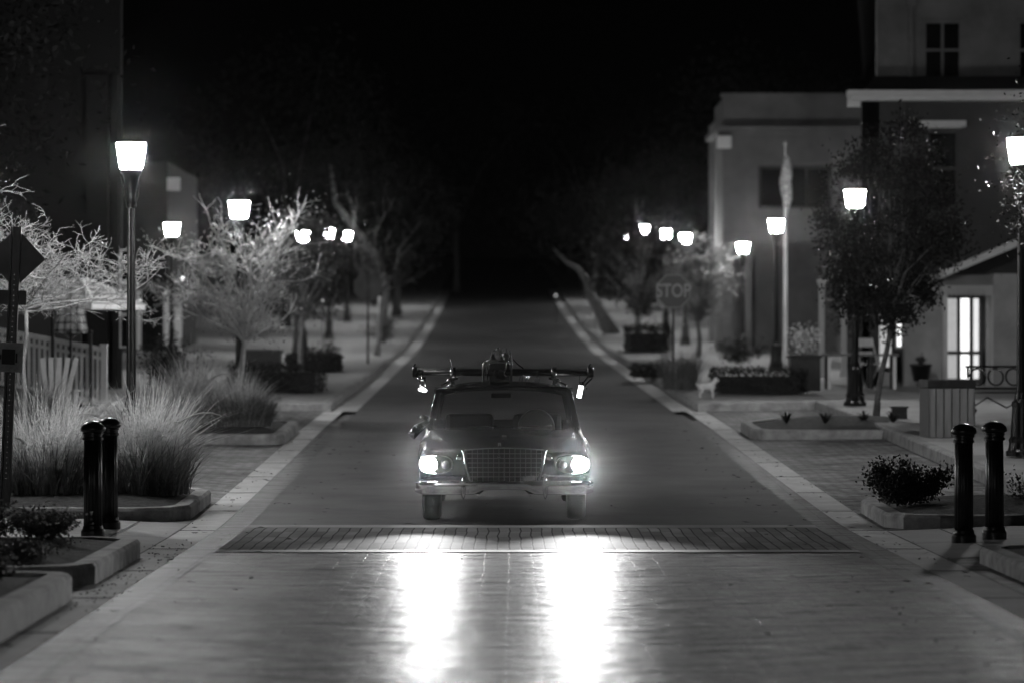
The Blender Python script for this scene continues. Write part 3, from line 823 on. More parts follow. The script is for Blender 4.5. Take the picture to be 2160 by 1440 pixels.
for x in (6.72, 7.35, 10.3, 11.6):
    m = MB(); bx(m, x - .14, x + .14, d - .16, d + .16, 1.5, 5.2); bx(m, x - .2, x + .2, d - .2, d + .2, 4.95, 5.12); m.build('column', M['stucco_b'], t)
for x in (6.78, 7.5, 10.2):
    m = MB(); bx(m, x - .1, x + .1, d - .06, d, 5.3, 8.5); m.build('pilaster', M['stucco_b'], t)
window(t, bx, 7.82, 9.95, d + .2, 6.32, 7.5, 3, 1, 'glass', 'stucco_dark')

# corner shop, right
t = thing('corner_shop', 'corner shop building with a lit glazed door and pale cornice, right edge', 'building', (11.5, 72, 1.05)); bx = local(t); d = 72
m = MB()
pl = [(7.57 - 11.5, 0), (7.97 - 11.5, 0), (11.1 - 11.5, 30), (10.7 - 11.5, 30)]
m.prism(pl, -.2, 6.25)
for a, b_, c, e in ((7.6, 8.95, 3.45, 7.3), (9.72, 18, 3.45, 7.3), (8.95, 9.72, 6.62, 7.3), (8.95, 9.72, 3.45, 4.9)):
    bx(m, a, b_, d, d + .3, c, e)
m.build('upper_wall', M['stucco_dark'], t)
m = MB(); bx(m, 8.5, 9.36, d - .06, d + .3, .85, 3.45); bx(m, 10.32, 12.2, d - .9, d + .3, .85, 3.45); bx(m, 12.2, 18, d - .9, d + .3, .85, 3.9)
bx(m, 7.6, 7.75, d, d + .3, .85, 3.45); bx(m, 7.75, 8.3, d, d + .3, .85, 1.35)
bx(m, 9.36, 10.32, d + .6, d + .8, 3.0, 3.45)
m.build('shop_wall', M['shop_stucco'], t)
m = MB(); bx(m, 7.25, 18, d - .45, d - .02, 7.3, 7.42); bx(m, 7.32, 18, d - .34, d - .02, 7.2, 7.3)
m.add([(7.25 - 11.5, -.45, 6.25), (7.25 - 11.5, -.45, 6.37), (7.57 - 11.5, 3, 6.25), (7.57 - 11.5, 3, 6.37), (7.6 - 11.5, -.02, 6.25), (7.6 - 11.5, -.02, 6.37), (8 - 11.5, 3, 6.25), (8 - 11.5, 3, 6.37)],
      [(0, 1, 3, 2), (1, 5, 7, 3), (0, 2, 6, 4), (2, 3, 7, 6)])
m.build('cornice', M['trim'], t)
m = MB(); m.add([(7.6 - 11.5, -.02, 6.37), (18 - 11.5, -.02, 6.37), (18 - 11.5, 3, 6.95), (8.2 - 11.5, 3, 6.95)], [(0, 1, 2, 3)]); m.build('lower_roof', M['stucco_dark'], t)
m = MB(); D = 75
for a, b_, c, e in ((8.25, 9.27, 7.3, 10.2), (10.2, 11.4, 7.3, 10.2), (12.3, 18, 7.3, 10.2), (9.27, 10.2, 9.3, 10.2), (11.4, 12.3, 9.3, 10.2), (9.27, 10.2, 7.3, 7.9), (11.4, 12.3, 7.3, 7.9)):
    bx(m, a, b_, D, D + .3, c, e)
m.prism([(8.25 - 11.5, 3.3), (8.65 - 11.5, 3.3), (11.7 - 11.5, 30), (11.3 - 11.5, 30)], 6.2, 9.15)
m.build('top_storey', M['stucco'], t)
m = MB(); bx(m, 7.75, 18, D - .5, D - .02, 10.0, 10.12); bx(m, 7.9, 18, D - .35, D - .02, 9.86, 10.0); m.build('eaves', M['trim'], t)
m = MB(); m.add([(7.7 - 11.5, 2.4, 9.07), (18 - 11.5, 2.4, 9.07), (18 - 11.5, 12, 13), (11 - 11.5, 12, 13), (10.8 - 11.5, 30, 9.1), (11.3 - 11.5, 20, 13)], [(0, 1, 2, 3), (0, 3, 5, 4)]); m.build('roof', M['stucco_dark'], t)
m = MB(); bx(m, 8.95, 9.05, D - .12, D - .001, 7.2, 9.85); bx(m, 8.9, 9.12, D - .15, D - .001, 9.55, 9.8); m.build('downpipe', M['stucco'], t)
m = MB(); bx(m, 8.4, 8.54, d - .14, d - .001, 3.5, 7.19); m.build('downpipe', M['stucco_dark'], t)
window(t, bx, 9.36, 10.11, D + .1, 7.99, 9.2, 2, 2, 'glass', 'stucco')
window(t, bx, 11.49, 12.21, D + .1, 7.99, 9.2, 2, 2, 'glass', 'stucco')
window(t, bx, 9.04, 9.63, d + .1, 4.99, 6.52, 1, 2, 'glass', 'stucco_dark', hood=True)
window(t, bx, 7.82, 8.24, d + .1, 1.45, 3.35, 1, 2, 'lit_dim', 'stucco_dark', fw=.06)
window(t, bx, 8.36, 8.45, d + .1, 1.9, 3.2, 1, 5, 'lit', 'trim', fw=.04)
dr = MB(); X0, X1, DD = 9.4, 10.28, d + .55
for a, b_ in ((X0, X0 + .08), (9.72, 9.8), (10.0, 10.08), (X1 - .08, X1)): bx(dr, a, b_, DD - .05, DD + .05, 1.05, 3.0)
bx(dr, X0, X1, DD - .055, DD + .055, 2.94, 3.02); bx(dr, X0, X1, DD - .055, DD + .055, 1.05, 1.2); bx(dr, X0, X1, DD - .045, DD + .045, 1.72, 1.8)
dr = dr.build('door', M['dark_wood'], t)
m = MB(); bx(m, 9.81, 9.99, DD - .02, DD + .02, 1.2, 2.94)
m.build('bright_pane', M['lit'], dr)
m = MB(); bx(m, X0 + .081, 9.719, DD - .02, DD + .02, 1.2, 2.94); m.build('side_pane', M['lit_dim'], dr)
m = MB(); bx(m, 10.081, X1 - .081, DD - .02, DD + .02, 1.2, 2.94); m.build('side_pane', mat('door_art_glass', .5, .3, emit=.8, var=.7, vscale=6), dr)
m = MB()
P0, P1 = (9.15 - 11.5, 3.35 - 1.05), (11.3 - 11.5, 4.25 - 1.05)
for y0, y1, th in ((-1.6, -.92, .16),):
    m.add([(P0[0], y0, P0[1]), (P1[0], y0, P1[1]), (P1[0], y1, P1[1]), (P0[0], y1, P0[1]), (P0[0], y0, P0[1] + th), (P1[0], y0, P1[1] + th), (P1[0], y1, P1[1] + th), (P0[0], y1, P0[1] + th)],
          [(3, 2, 1, 0), (4, 5, 6, 7), (0, 1, 5, 4), (1, 2, 6, 5), (2, 3, 7, 6), (3, 0, 4, 7)])
m.build('porch_roof', M['trim'], t)
m = MB(); bx(m, 9.2, 10.32, d - .8, d - .1, 3.2, 3.42); m.build('door_canopy', M['stucco'], t)
m = MB()
for i in range(22): bx(m, 9.22 + i * .05, 9.255 + i * .05, d - .81, d - .79, 2.98 + .02 * (i % 2), 3.2)
m.build('canopy_fringe', M['canvas'], t)
for x in (9.3, 10.36):
    m = MB(); bx(m, x - .05, x + .05, d - .78, d - .68, .95, 3.2); m.build('post', M['trim'], t)
# lit string lights under the shop eave
tag(MB().ball((7.62, 69.5, 3.15), .05).ball((7.3, 69.5, 3.15), .05).tube([(7.0, 69.5, 3.3), (7.3, 69.5, 3.2), (7.62, 69.5, 3.2), (8.0, 69.5, 3.3)], .008).build('string_light', mat('string_bulb', .8, .4, emit=6)), 'two small lit bulbs on a wire left of the shop, above the patio table', 'string light')

# left buildings
t = thing('patio_building', 'dark stucco building behind the striped patio umbrella', 'building', (-13, 70, 1.0)); bx = local(t); d = 70
m = MB(); bx(m, -18, -8.25, d, d + .3, .7, 11); m.prism([(-8.25 + 13, .001), (-10.0 + 13, 15), (-10.4 + 13, 15), (-8.6 + 13, .3)], -.3, 9.9); m.build('wall', M['wall_black'], t)
m = MB(); bx(m, -18, -9.1, d - .12, d - .001, .7, 3.3); m.build('plaster_base', M['stucco_dark'], t)
for a, b_ in ((-8.95, -8.5), (-8.4, -8.28)):
    m = MB(); bx(m, a, b_, d - .25, d - .001, .7, 7.6); m.build('pilaster', M['wall_black'], t)
window(t, bx, -8.23, -8.0, d - .06, 1.9, 3.9, 1, 3, 'glass', 'trim', fw=.035)
t = thing('porch_building', 'dark building with pale porch pillars, left of the bushy bare tree', 'building', (-12, 106, 1.4)); bx = local(t); d = 106
m = MB(); bx(m, -18, -11, d, d + 10, 1.1, 7.8); m.build('wall', M['wall_black'], t)
for x, w in ((-10.9, .2), (-10.55, .22), (-11.8, .14)):
    m = MB(); bx(m, x - w / 2, x + w / 2, d - 1.2, d - 1.0, 1.1, 3.7 - .1 * (x > -10.7)); m.build('pillar', M['trim'], t)
m = MB(); bx(m, -12.2, -10.3, d - 1.3, d - .001, 3.7, 3.95); m.build('porch_beam', M['dark_wood'], t)
m = MB(); bx(m, -11.0, -10.6, d - .12, d - .001, 6.9, 7.3); m.build('wall_lamp', M['trim'], t)

# flagpole
t = thing('flagpole', 'pale flagpole with a furled flag in front of the flat-roofed building', 'flagpole', (7.0, 85, zx(7, 85)))
MB().lathe([(.09, 0), (.068, .1), (.06, 2.4), (.04, 4.4), (.025, 5.6), (.022, 5.62), (.05, 5.66), (.05, 5.7), (.001, 5.75)], 14).build('pole', M['shop_stucco'], t, smooth=True)
m = MB(); rg = random.Random(5); rings = []
for i in range(12):
    f = i / 11; z = 5.4 - f * 1.6; r = .05 + .13 * math.sin(PI * min(1, f * 1.1)) ** .7
    rings.append([(.03 + (r * (1 + .35 * math.sin(3 * a + i))) * math.cos(a) * .8, r * .5 * math.sin(a), z) for a in [2 * PI * k / 12 for k in range(12)]])
m.loft(rings, cap0=True, cap1=True); m.build('flag', mat('flag_cloth', .3, .9, var=.7, vscale=7, stretch=(1, 1, 3)), t, smooth=True)

# ------------------------------------------------------------------ signs
X, d = -5.3, 35.0
t = thing('road_sign', 'diamond road sign seen from behind on a leaning steel post at the left edge', 'road sign', (X - .05, d, zr(d) + .15)); t.rotation_euler = (0, R(2.4), 0)
m = MB(); m.b(-.055, -.035, -.03, .03, 0, 2.95); m.b(.035, .055, -.03, .03, 0, 2.95); m.b(-.035, .035, .0, .012, 0, 2.95); m.build('post', M['black_metal'], t, bevel=.003)
m = MB()
for i in range(40): m.lathe([(.007, -.0005), (.007, .004)], 8, (0, -.0005, .3 + i * .055), axis='Y')
m.build('bolt_holes', M['chrome_dull'], t)
m = MB(); h = .32; r = .03
pts = []
for k in range(4):
    a = PI / 2 * k
    for q in (-1, 0, 1):
        b_ = a + q * .45
        c = Vector((math.cos(a), math.sin(a))) * (h - r * 1.41)
        pts.append((c.x + r * math.cos(b_), c.y + r * math.sin(b_)))
n = len(pts)
m.add([(x, .034, 2.62 + z) for x, z in pts] + [(x, .040, 2.62 + z) for x, z in pts], [tuple(range(n)), tuple(reversed(range(n, 2 * n)))] + [(i, n + i, n + (i + 1) % n, (i + 1) % n) for i in range(n)])
m.build('diamond_plate', M['sign_back'], t)
MB().b(-.2, .13, .034, .04, 2.13, 2.28).build('upper_plate', M['sign_back'], t, bevel=.002)
m = MB().b(-.16, .13, -.045, -.038, 1.42, 1.73); p = m.build('lower_plate', M['sign_plate'], t, bevel=.002)
m = MB(); m.b(-.09, .05, -.05, -.0455, 1.5, 1.66); m.b(-.11, -.095, -.05, -.0455, 1.55, 1.6); m.b(.055, .075, -.05, -.0455, 1.52, 1.62); m.build('dark_pictogram', M['black'], p)

def octagon(name, label, X, d, zc, r, face, post_m, back=False):
    z0 = zx(X, d)
    t = thing(name, label, 'stop sign', (X, d, z0)); c = zc - z0
    m = MB(); m.b(-.03, .03, .0, .05, 0, c + r * .95); m.build('post', M[post_m], t)
    def oct_(m, rr, y0, y1):
        pts = [(rr * math.cos(PI / 8 + k * PI / 4), rr * math.sin(PI / 8 + k * PI / 4)) for k in range(8)]
        m.add([(x, y0, c + z) for x, z in pts] + [(x, y1, c + z) for x, z in pts], [tuple(range(8)), tuple(reversed(range(8, 16)))] + [(i, 8 + i, 8 + (i + 1) % 8, (i + 1) % 8) for i in range(8)])
    f = -1 if not back else 1
    m = MB(); y = -.012 if not back else .055
    oct_(m, r, y - .003, y + .003); pl = m.build('plate', M[face if not back else 'sign_back'], t)
    if not back:
        m = MB(); oct_(m, r * .97, y - .0065, y - .0045); m.build('border', M['sign_white'], pl)
        m = MB(); oct_(m, r * .92, y - .010, y - .008); m.build('face', M[face], pl)
        cu = bpy.data.curves.new('stop', 'FONT'); cu.body = 'STOP'; cu.size = .4; cu.align_x = 'CENTER'; cu.align_y = 'CENTER'; cu.extrude = .001; cu.offset = .008
        tmp = bpy.data.objects.new('tmp', cu); COL.objects.link(tmp)
        bpy.context.view_layer.update()
        me = bpy.data.meshes.new_from_object(tmp.evaluated_get(bpy.context.evaluated_depsgraph_get()))
        bpy.data.objects.remove(tmp)
        o = bpy.data.objects.new('lettering', me); COL.objects.link(o); me.materials.clear(); me.materials.append(M['sign_white'])
        o.parent = pl; o.rotation_euler = (R(90), 0, 0); o.scale = (.78, 1, 1); o.location = (0, y - .0135, c)
    return t
octagon('stop_sign', 'STOP sign facing the camera above the big grey ornamental grass', 3.45, 71, 3.07, .4, 'sign_red', 'black_metal')
octagon('stop_sign', 'back of a stop sign on a dark post, in front of the straight white trunk', -3.95, 91, 3.55, .42, 'sign_red', 'black_metal', True)

# ------------------------------------------------------------------ patio things, left
t = thing('market_umbrella', 'large striped market umbrella over the patio, behind the diamond sign', 'umbrella', (-8.0, 61.5, zx(-8, 61.5)))
z0 = t.location.z; ap, ed = 3.14 - z0, 2.66 - z0
m = MB(); rings = []
for f in (0.02, .25, .5, .75, 1):
    rings.append([(1.22 * f * math.cos(k * PI / 4 + .3), 1.22 * f * math.sin(k * PI / 4 + .3), ap + (ed - ap) * (f ** 1.15)) for k in range(8)])
m.loft(rings); m.build('canopy', M['striped'], t)
m = MB()
m.loft([[(1.22 * math.cos(k * PI / 4 + .3), 1.22 * math.sin(k * PI / 4 + .3), z) for k in range(8)] for z in (ed - .002, ed - .1)]); m.build('valance', M['canvas'], t)
for k in range(8):
    a = k * PI / 4 + .3; m = MB()
    for q in range(9):
        f = .1 + .1 * q
        m.ball((1.22 * f * math.cos(a), 1.22 * f * math.sin(a), ap + (ed - ap) * f ** 1.15 + .02), .06, .06, .035, 6, 4)
    m.build('ridge_ruffle', M['canvas'], t)
MB().tube([(0, 0, .05), (0, 0, ap)], .025, 8).build('pole', M['dark_wood'], t)
MB().lathe([(.3, 0), (.3, .06), (.05, .09), (.045, .25)], 16).build('base', M['black_metal'], t)
t = thing('plaid_umbrella', 'half-closed black and white plaid patio umbrella under the striped one', 'umbrella', (-7.58, 57, zx(-7.58, 57)))
z0 = t.location.z
m = MB(); rings = []
for f in range(7):
    z = 2.68 - .56 * f / 6; r = .2 + .075 * (f / 6) ** 1.3
    rings.append([((r * (1 + .1 * math.cos(8 * a))) * math.cos(a), (r * (1 + .1 * math.cos(8 * a))) * math.sin(a), z - z0 + .02 * math.cos(8 * a) * (f == 6)) for a in [2 * PI * k / 48 for k in range(48)]])
m.loft(rings, cap0=True); m.build('canopy', M['plaid'], t, smooth=True)
MB().tube([(0, 0, .04), (0, 0, 2.95 - z0)], .022, 8).ball((0, 0, 2.97 - z0), .035, n=8, m=6).build('pole', M['black_metal'], t)
for k in range(6):
    a = k * PI / 3; MB().tube([(0, 0, 2.0 - z0), (.2 * math.cos(a), .2 * math.sin(a), 2.16 - z0)], .008, 5).build('rib', M['chrome_dull'], t)
MB().lathe([(.25, 0), (.25, .06), (.04, .09)], 16).build('base', M['black_metal'], t)
for X, d, hh, lab in ((-7.68, 55.5, 2.62, 'thin dark patio post standing in front of the plaid umbrella'), (-7.3, 57.5, 2.1, 'thin dark patio post right of the plaid umbrella')):
    z = zx(X, d); t = thing('patio_post', lab, 'post', (X, d, z), 0, 'thin dark patio posts')
    MB().tube([(0, 0, 0), (0, 0, hh - z)], .03, 8).build('pole', M['black_metal'], t); MB().ball((0, 0, hh - z + .03), .045, n=8, m=6).build('finial', M['black_metal'], t)
    MB().lathe([(.12, 0), (.12, .03), (.04, .05)], 12).build('base', M['black_metal'], t)
t = thing('picket_fence', 'white picket fence with a sloping top rail along the patio', 'fence', (-8.3, 59.5, zx(-8.3, 59.5))); z0 = t.location.z
N = 20; fz = lambda f: 2.24 - .36 * f - z0
for nm, o, h in (('top_rail', 0, .09), ('second_rail', -.17, .06), ('bottom_rail', -.95, .07)):
    m = MB(); rr = []
    for f in (0, 1):
        x = -.98 + 1.9 * f
        rr.append([(x, -.045, fz(f) + o - h), (x, .045, fz(f) + o - h), (x, .045, fz(f) + o), (x, -.045, fz(f) + o)])
    m.loft(rr, cap0=True, cap1=True); m.build(nm, M['white_paint'], t)
for i in range(N):
    f = (i + .5) / N; x = -.98 + 1.9 * f; m = MB(); m.b(x - .026, x + .026, -.015, .015, fz(f) - .945, fz(f) - .095); m.build('picket', M['white_paint'], t)
m = MB(); m.b(.93, 1.04, -.055, .055, -.05, fz(1) + .02); m.b(.92, 1.05, -.065, .065, fz(1) + .02, fz(1) + .05); m.build('end_post', M['white_paint'], t)
# white garden chair
t = thing('garden_chair', 'white slatted garden chair beside the thin pale trunk', 'chair', (-6.95, 50.3, zx(-6.95, 50.3)), R(200))
for k in range(5):
    a = (k - 2) * .09; x = (k - 2) * .085
    m = MB(); m.box(x * 1.15, .28 + .02, .68, .075, .02, .78, ry=a, rx=R(-18)); m.build('back_slat', M['white_paint'], t)
m = MB()
for k in range(5): m.box(0, -.22 + k * .1, .36 - .02 * k, .5, .085, .02)
m.build('seat', M['white_paint'], t)
for sx in (-1, 1):
    MB().b(sx * .3 - .06, sx * .3 + .06, -.36, .32, .54, .565).build('armrest', M['white_paint'], t)
    MB().b(sx * .28 - .03, sx * .28 + .03, -.3, -.22, 0, .538).build('leg', M['white_paint'], t)
    MB().b(sx * .28 - .03, sx * .28 + .03, .2, .28, 0, .538).build('leg', M['white_paint'], t)
# dark patio planter
t = thing('planter_box', 'dark square planter box behind the left hedge, near the lamp foot', 'planter', (-5.6, 74, zx(-5.6, 74)))
MB().b(-.45, .45, -.35, .35, 0, .62).build('box', M['dark_wood'], t, bevel=.01); MB().b(-.48, .48, -.38, .38, .62, .68).build('rim', M['dark_wood'], t); MB().b(-.4, .4, -.3, .3, .681, .69).build('soil', M['mulch'], t)

# ------------------------------------------------------------------ street furniture, right
t = thing('litter_bin', 'square slatted litter bin with a dark rim behind the right bollards', 'litter bin', (6.32, 48.2, zx(6.32, 48.2) - .03), R(4))
m = MB(); m.b(-.3, .3, -.3, .3, .03, .7); m.build('liner', M['black'], t)
for q in range(4):
    for k in range(6):
        m = MB(); c = -.29 + .116 * k; m.box(*(Matrix.Rotation(q * PI / 2, 3, 'Z') @ Vector((c, -.325, .37))), .1, .03, .7, rz=q * PI / 2); m.build('slat', M['slat'], t)
m = MB(); m.b(-.35, .35, -.35, -.27, .725, .85); m.b(-.35, .35, .27, .35, .725, .85); m.b(-.35, -.27, -.27, .27, .725, .85); m.b(.27, .35, -.27, .27, .725, .85); m.build('rim', M['black_metal'], t, bevel=.008)
MB().b(-.32, .32, -.32, .32, 0, .03).build('base', M['black_metal'], t)
t = thing('bench', 'black scrolled iron bench behind the right-edge lamp post', 'bench', (7.75, 52, zx(7.75, 52)))
m = MB()
for cx in (-.42, -.14, .14, .42):
    m.tube([(cx + .12 * math.cos(a), .22 + .05 * math.sin(a), .68 + .13 * math.sin(a)) for a in [2 * PI * k / 16 for k in range(17)]], .016, 6)
m.tube([(-.62, .24, .84), (.62, .24, .84)], .018, 6); m.tube([(-.62, .2, .5), (.62, .2, .5)], .018, 6)
m.build('backrest', M['black_metal'], t)
m = MB()
for k in range(6): m.box(0, -.24 + k * .08, .44, 1.2, .055, .02)
m.build('seat', M['black_metal'], t)
for sx in (-.58, .58):
    for s2, y0 in ((-1, -.24), (1, .2)):
        MB().tube([(sx, y0, .43), (sx - .04, y0 + s2 * .05, .3), (sx + .06, y0 + s2 * .02, .16), (sx - .02, y0 + s2 * .07, .04), (sx - .08, y0 + s2 * .09, 0)], .02, 6).build('leg', M['black_metal'], t)
    MB().tube([(sx, .24, .84)] + [(sx, .0 - .25 * math.sin(a), .62 + .1 * math.cos(a)) for a in [k * .5 for k in range(-2, 8)]], .018, 6).build('armrest', M['black_metal'], t)
MB().tube([(-.58, -.2, .2), (-.3, 0, .36), (0, 0, .2), (.3, 0, .36), (.58, -.2, .2)], .014, 6).build('scroll_brace', M['black_metal'], t)
t = thing('utility_box', 'small black box standing in the right planter beside the trunk', 'utility box', (6.3, 54, zr(54) + .18))
MB().b(-.12, .12, -.1, .1, 0, .2).build('cabinet', M['black_metal'], t, bevel=.008); MB().b(-.14, .14, -.12, .12, .2, .23).build('lid', M['black_metal'], t)
t = thing('planter_box', 'black box planter holding the bright bush, beside the patio table', 'planter', (5.9, 67, zx(5.9, 67)))
m = MB(); m.b(-.3, .3, -.3, .3, 0, .66); m.build('box', M['black_metal'], t, bevel=.01); MB().b(-.34, .34, -.34, .34, .66, .72).build('rim', M['black_metal'], t, bevel=.01); MB().b(-.26, .26, -.26, .26, .721, .73).build('soil', M['mulch'], t)
t = thing('patio_table', 'long patio table with a pale top edge in front of the shop', 'table', (7.05, 67.2, zx(7.05, 67.2)))
MB().b(-.75, .75, -.4, .4, .66, .71).build('tabletop', M['slat'], t, bevel=.008)
for sx in (-.66, -.2, .2, .66):
    MB().b(sx - .03, sx + .03, -.35, -.29, 0, .66).build('leg', M['white_paint'] if abs(sx) > .5 else M['black_metal'], t)
    MB().b(sx - .03, sx + .03, .29, .35, 0, .66).build('leg', M['black_metal'], t)
t = thing('planter_pot', 'round dark pot at the shop wall behind the bin', 'planter', (8.75, 71, zx(8.75, 71)))
MB().lathe([(.16, 0), (.22, .3), (.25, .32), (.25, .36), (.2, .36), (.19, .33), (.001, .32)], 20).build('pot', M['black_metal'], t, smooth=True)
shrub('potted_plant', 'small plant growing in the round dark pot at the shop wall', 8.75, 71, zx(8.75, 71) + .33, .15, .15, .25, 200, 18, .05, 'leaf_dark', cat='plant')
t = thing('patio_chair', 'white folding chair behind the patio table', 'chair', (7.35, 68.6, zx(7.35, 68.6)), R(20))
MB().box(0, 0, .46, .42, .42, .025).build('seat', M['white_paint'], t); m = MB(); m.box(0, .2, .9, .42, .025, .18); m.box(0, .2, .68, .42, .02, .06); m.build('backrest', M['white_paint'], t)
for sx in (-1, 1):
    MB().tube([(sx * .2, .28, 0), (sx * .2, -.18, .5)], .014, 6).build('leg', M['white_paint'], t); MB().tube([(sx * .2, -.28, 0), (sx * .2, .2, .99)], .014, 6).build('leg', M['white_paint'], t)
for X, d, hh, lab in ((7.95, 74, 3.5, 'white porch post standing behind the patio planter'), (7.5, 74.5, 3.3, 'slim pale porch post left of the white one')):
    z = zx(X, d); t = thing('porch_post', lab, 'post', (X - .55, d, z), 0, 'pale posts behind the patio')
    MB().b(-.06, .06, -.06, .06, .12, hh - z).build('shaft', M['trim'], t); MB().b(-.09, .09, -.09, .09, 0, .12).build('foot', M['trim'], t); MB().b(-.09, .09, -.09, .09, hh - z, hh - z + .1).build('cap', M['trim'], t)

# small white dog, facing right
X, d = 3.8, 64.6
dg = MB(); L = .42
def limb(pts, rad): dg.tube(pts, rad, 10)
dg.ball((-.07, 0, .225), .12, .066, .07, 14, 10); dg.ball((.06, 0, .228), .1, .07, .08, 14, 10)
limb([(.08, 0, .25), (.135, 0, .31), (.155, 0, .345)], [.06, .05, .042])
dg.ball((.165, 0, .36), .05, .045, .046, 14, 10); limb([(.18, 0, .352), (.22, 0, .34), (.235, 0, .337)], [.034, .022, .016])
for sy in (-1, 1):
    limb([(.1, sy * .04, .2), (.105, sy * .042, .1), (.1, sy * .042, .03), (.125, sy * .042, .014)], [.034, .023, .019, .02])
    limb([(-.13, sy * .04, .21), (-.1, sy * .044, .13), (-.15, sy * .044, .075), (-.14, sy * .044, .02), (-.12, sy * .044, .014)], [.046, .034, .021, .019, .02])
limb([(-.175, 0, .25), (-.21, 0, .28), (-.215, 0, .32)], [.022, .016, .01])
dogo = thing('dog', 'small white dog standing before the dark hedge, head raised to the right', 'dog', (X, d, zx(X, d)))
b_ = dg.build('body', M['fur'], dogo, smooth=True)
rm = b_.modifiers.new('remesh', 'REMESH'); rm.mode = 'VOXEL'; rm.voxel_size = .009; rm.use_smooth_shade = True
sm = b_.modifiers.new('smooth', 'SMOOTH'); sm.iterations = 4
for sy in (-1, 1):
    MB().loft([[(.15, sy * .03, .395), (.165, sy * .045, .39)], [(.145, sy * .052, .35), (.165, sy * .058, .345)], [(.15, sy * .055, .325), (.16, sy * .056, .325)]], closed=False).build('ear', M['fur'], dogo)
    MB().ball((.197, sy * .024, .372), .007, n=8, m=6).build('eye', M['black'], dogo)
MB().ball((.243, 0, .342), .011, n=8, m=6).build('nose', M['black'], dogo)

# ------------------------------------------------------------------ the car
CARD = 34.5
M['wheel_rim'] = mat('ivory_wheel', .5, .3)
M['grille_mesh'] = mat('grille_wire', .16, .35, metal=1)
car = thing('vintage_car', 'black vintage sedan with both headlights blazing, centred on the road', 'car', (-.08, CARD, zr(35.3) - .02))
car.rotation_euler = (math.atan2(zr(38.1) - zr(35.3), 2.8), 0, R(.33))
BODY = [  # y, half profile: hood centre -> fender crest -> flank -> sill
    (.10, [(0, .79), (.3, .79), (.52, .785), (.68, .80), (.80, .785), (.865, .70), (.875, .52), (.86, .45)]),
    (.14, [(0, .815), (.3, .815), (.52, .81), (.69, .83), (.82, .81), (.89, .70), (.895, .50), (.87, .42)]),
    (.26, [(0, .86), (.3, .857), (.54, .85), (.70, .87), (.84, .835), (.905, .70), (.91, .48), (.88, .36)]),
    (.41, [(0, .885), (.3, .882), (.55, .872), (.715, .892), (.85, .85), (.91, .70), (.912, .48), (.88, .34)]),
    (.46, [(0, .893), (.3, .89), (.55, .88), (.72, .90), (.855, .855), (.912, .74), (.915, .56), (.90, .50)]),
    (.60, [(0, .905), (.3, .90), (.56, .89), (.73, .91), (.86, .86), (.914, .78), (.917, .67), (.91, .63)]),
    (.80, [(0, .915), (.3, .91), (.57, .898), (.74, .917), (.865, .865), (.915, .79), (.918, .71), (.912, .68)]),
    (1.0, [(0, .922), (.3, .917), (.58, .904), (.75, .92), (.87, .868), (.915, .78), (.918, .67), (.91, .63)]),
    (1.14, [(0, .926), (.3, .92), (.59, .907), (.755, .922), (.872, .87), (.915, .74), (.916, .56), (.90, .50)]),
    (1.20, [(0, .928), (.3, .922), (.6, .909), (.757, .922), (.873, .87), (.913, .70), (.912, .46), (.88, .30)]),
    (1.60, [(0, .938), (.3, .932), (.62, .922), (.765, .925), (.875, .87), (.912, .70), (.91, .46), (.87, .26)]),
    (1.72, [(0, .90), (.3, .90), (.62, .90), (.78, .925), (.878, .87), (.912, .70), (.91, .46), (.87, .26)]),
    (2.5, [(0, .86), (.3, .86), (.62, .86), (.79, .93), (.88, .875), (.912, .70), (.91, .46), (.87, .26)]),
    (3.15, [(0, .86), (.3, .86), (.62, .86), (.79, .935), (.88, .88), (.912, .70), (.91, .46), (.87, .26)]),
    (3.22, [(0, .88), (.3, .88), (.62, .88), (.79, .935), (.88, .88), (.912, .74), (.912, .56), (.90, .50)]),
    (3.57, [(0, .935), (.3, .932), (.62, .925), (.79, .935), (.88, .88), (.91, .79), (.912, .70), (.908, .66)]),
    (3.92, [(0, .93), (.3, .928), (.62, .92), (.78, .93), (.87, .875), (.905, .74), (.907, .56), (.89, .50)]),
    (3.98, [(0, .928), (.3, .926), (.62, .918), (.78, .928), (.868, .872), (.903, .70), (.9, .46), (.87, .34)]),
    (4.38, [(0, .89), (.3, .888), (.62, .88), (.76, .89), (.84, .84), (.88, .68), (.88, .48), (.84, .40)]),
    (4.45, [(0, .84), (.3, .84), (.62, .83), (.74, .84), (.81, .80), (.85, .67), (.85, .50), (.82, .44)]),
]
rings = []
for y, hp in BODY:
    rings.append([(-x, y, z) for x, z in reversed(hp)] + [(x, y, z) for x, z in hp[1:]])
m = MB(); m.loft(rings, closed=True, cap0=True, cap1=True)
m.f = [tuple(reversed(f)) for f in m.f]
bd = m.build('body', M['car_paint'], car, smooth=True)
md = bd.modifiers.new('sub', 'SUBSURF'); md.levels = 1; md.render_levels = 2
for e in bd.data.edges: pass
# underside and firewall
m = MB(); m.b(-.8, .8, 1.0, 4.2, .27, .34); m.b(-.6, .6, .3, 1.0, .3, .42); m.build('underbody', M['black'], car)
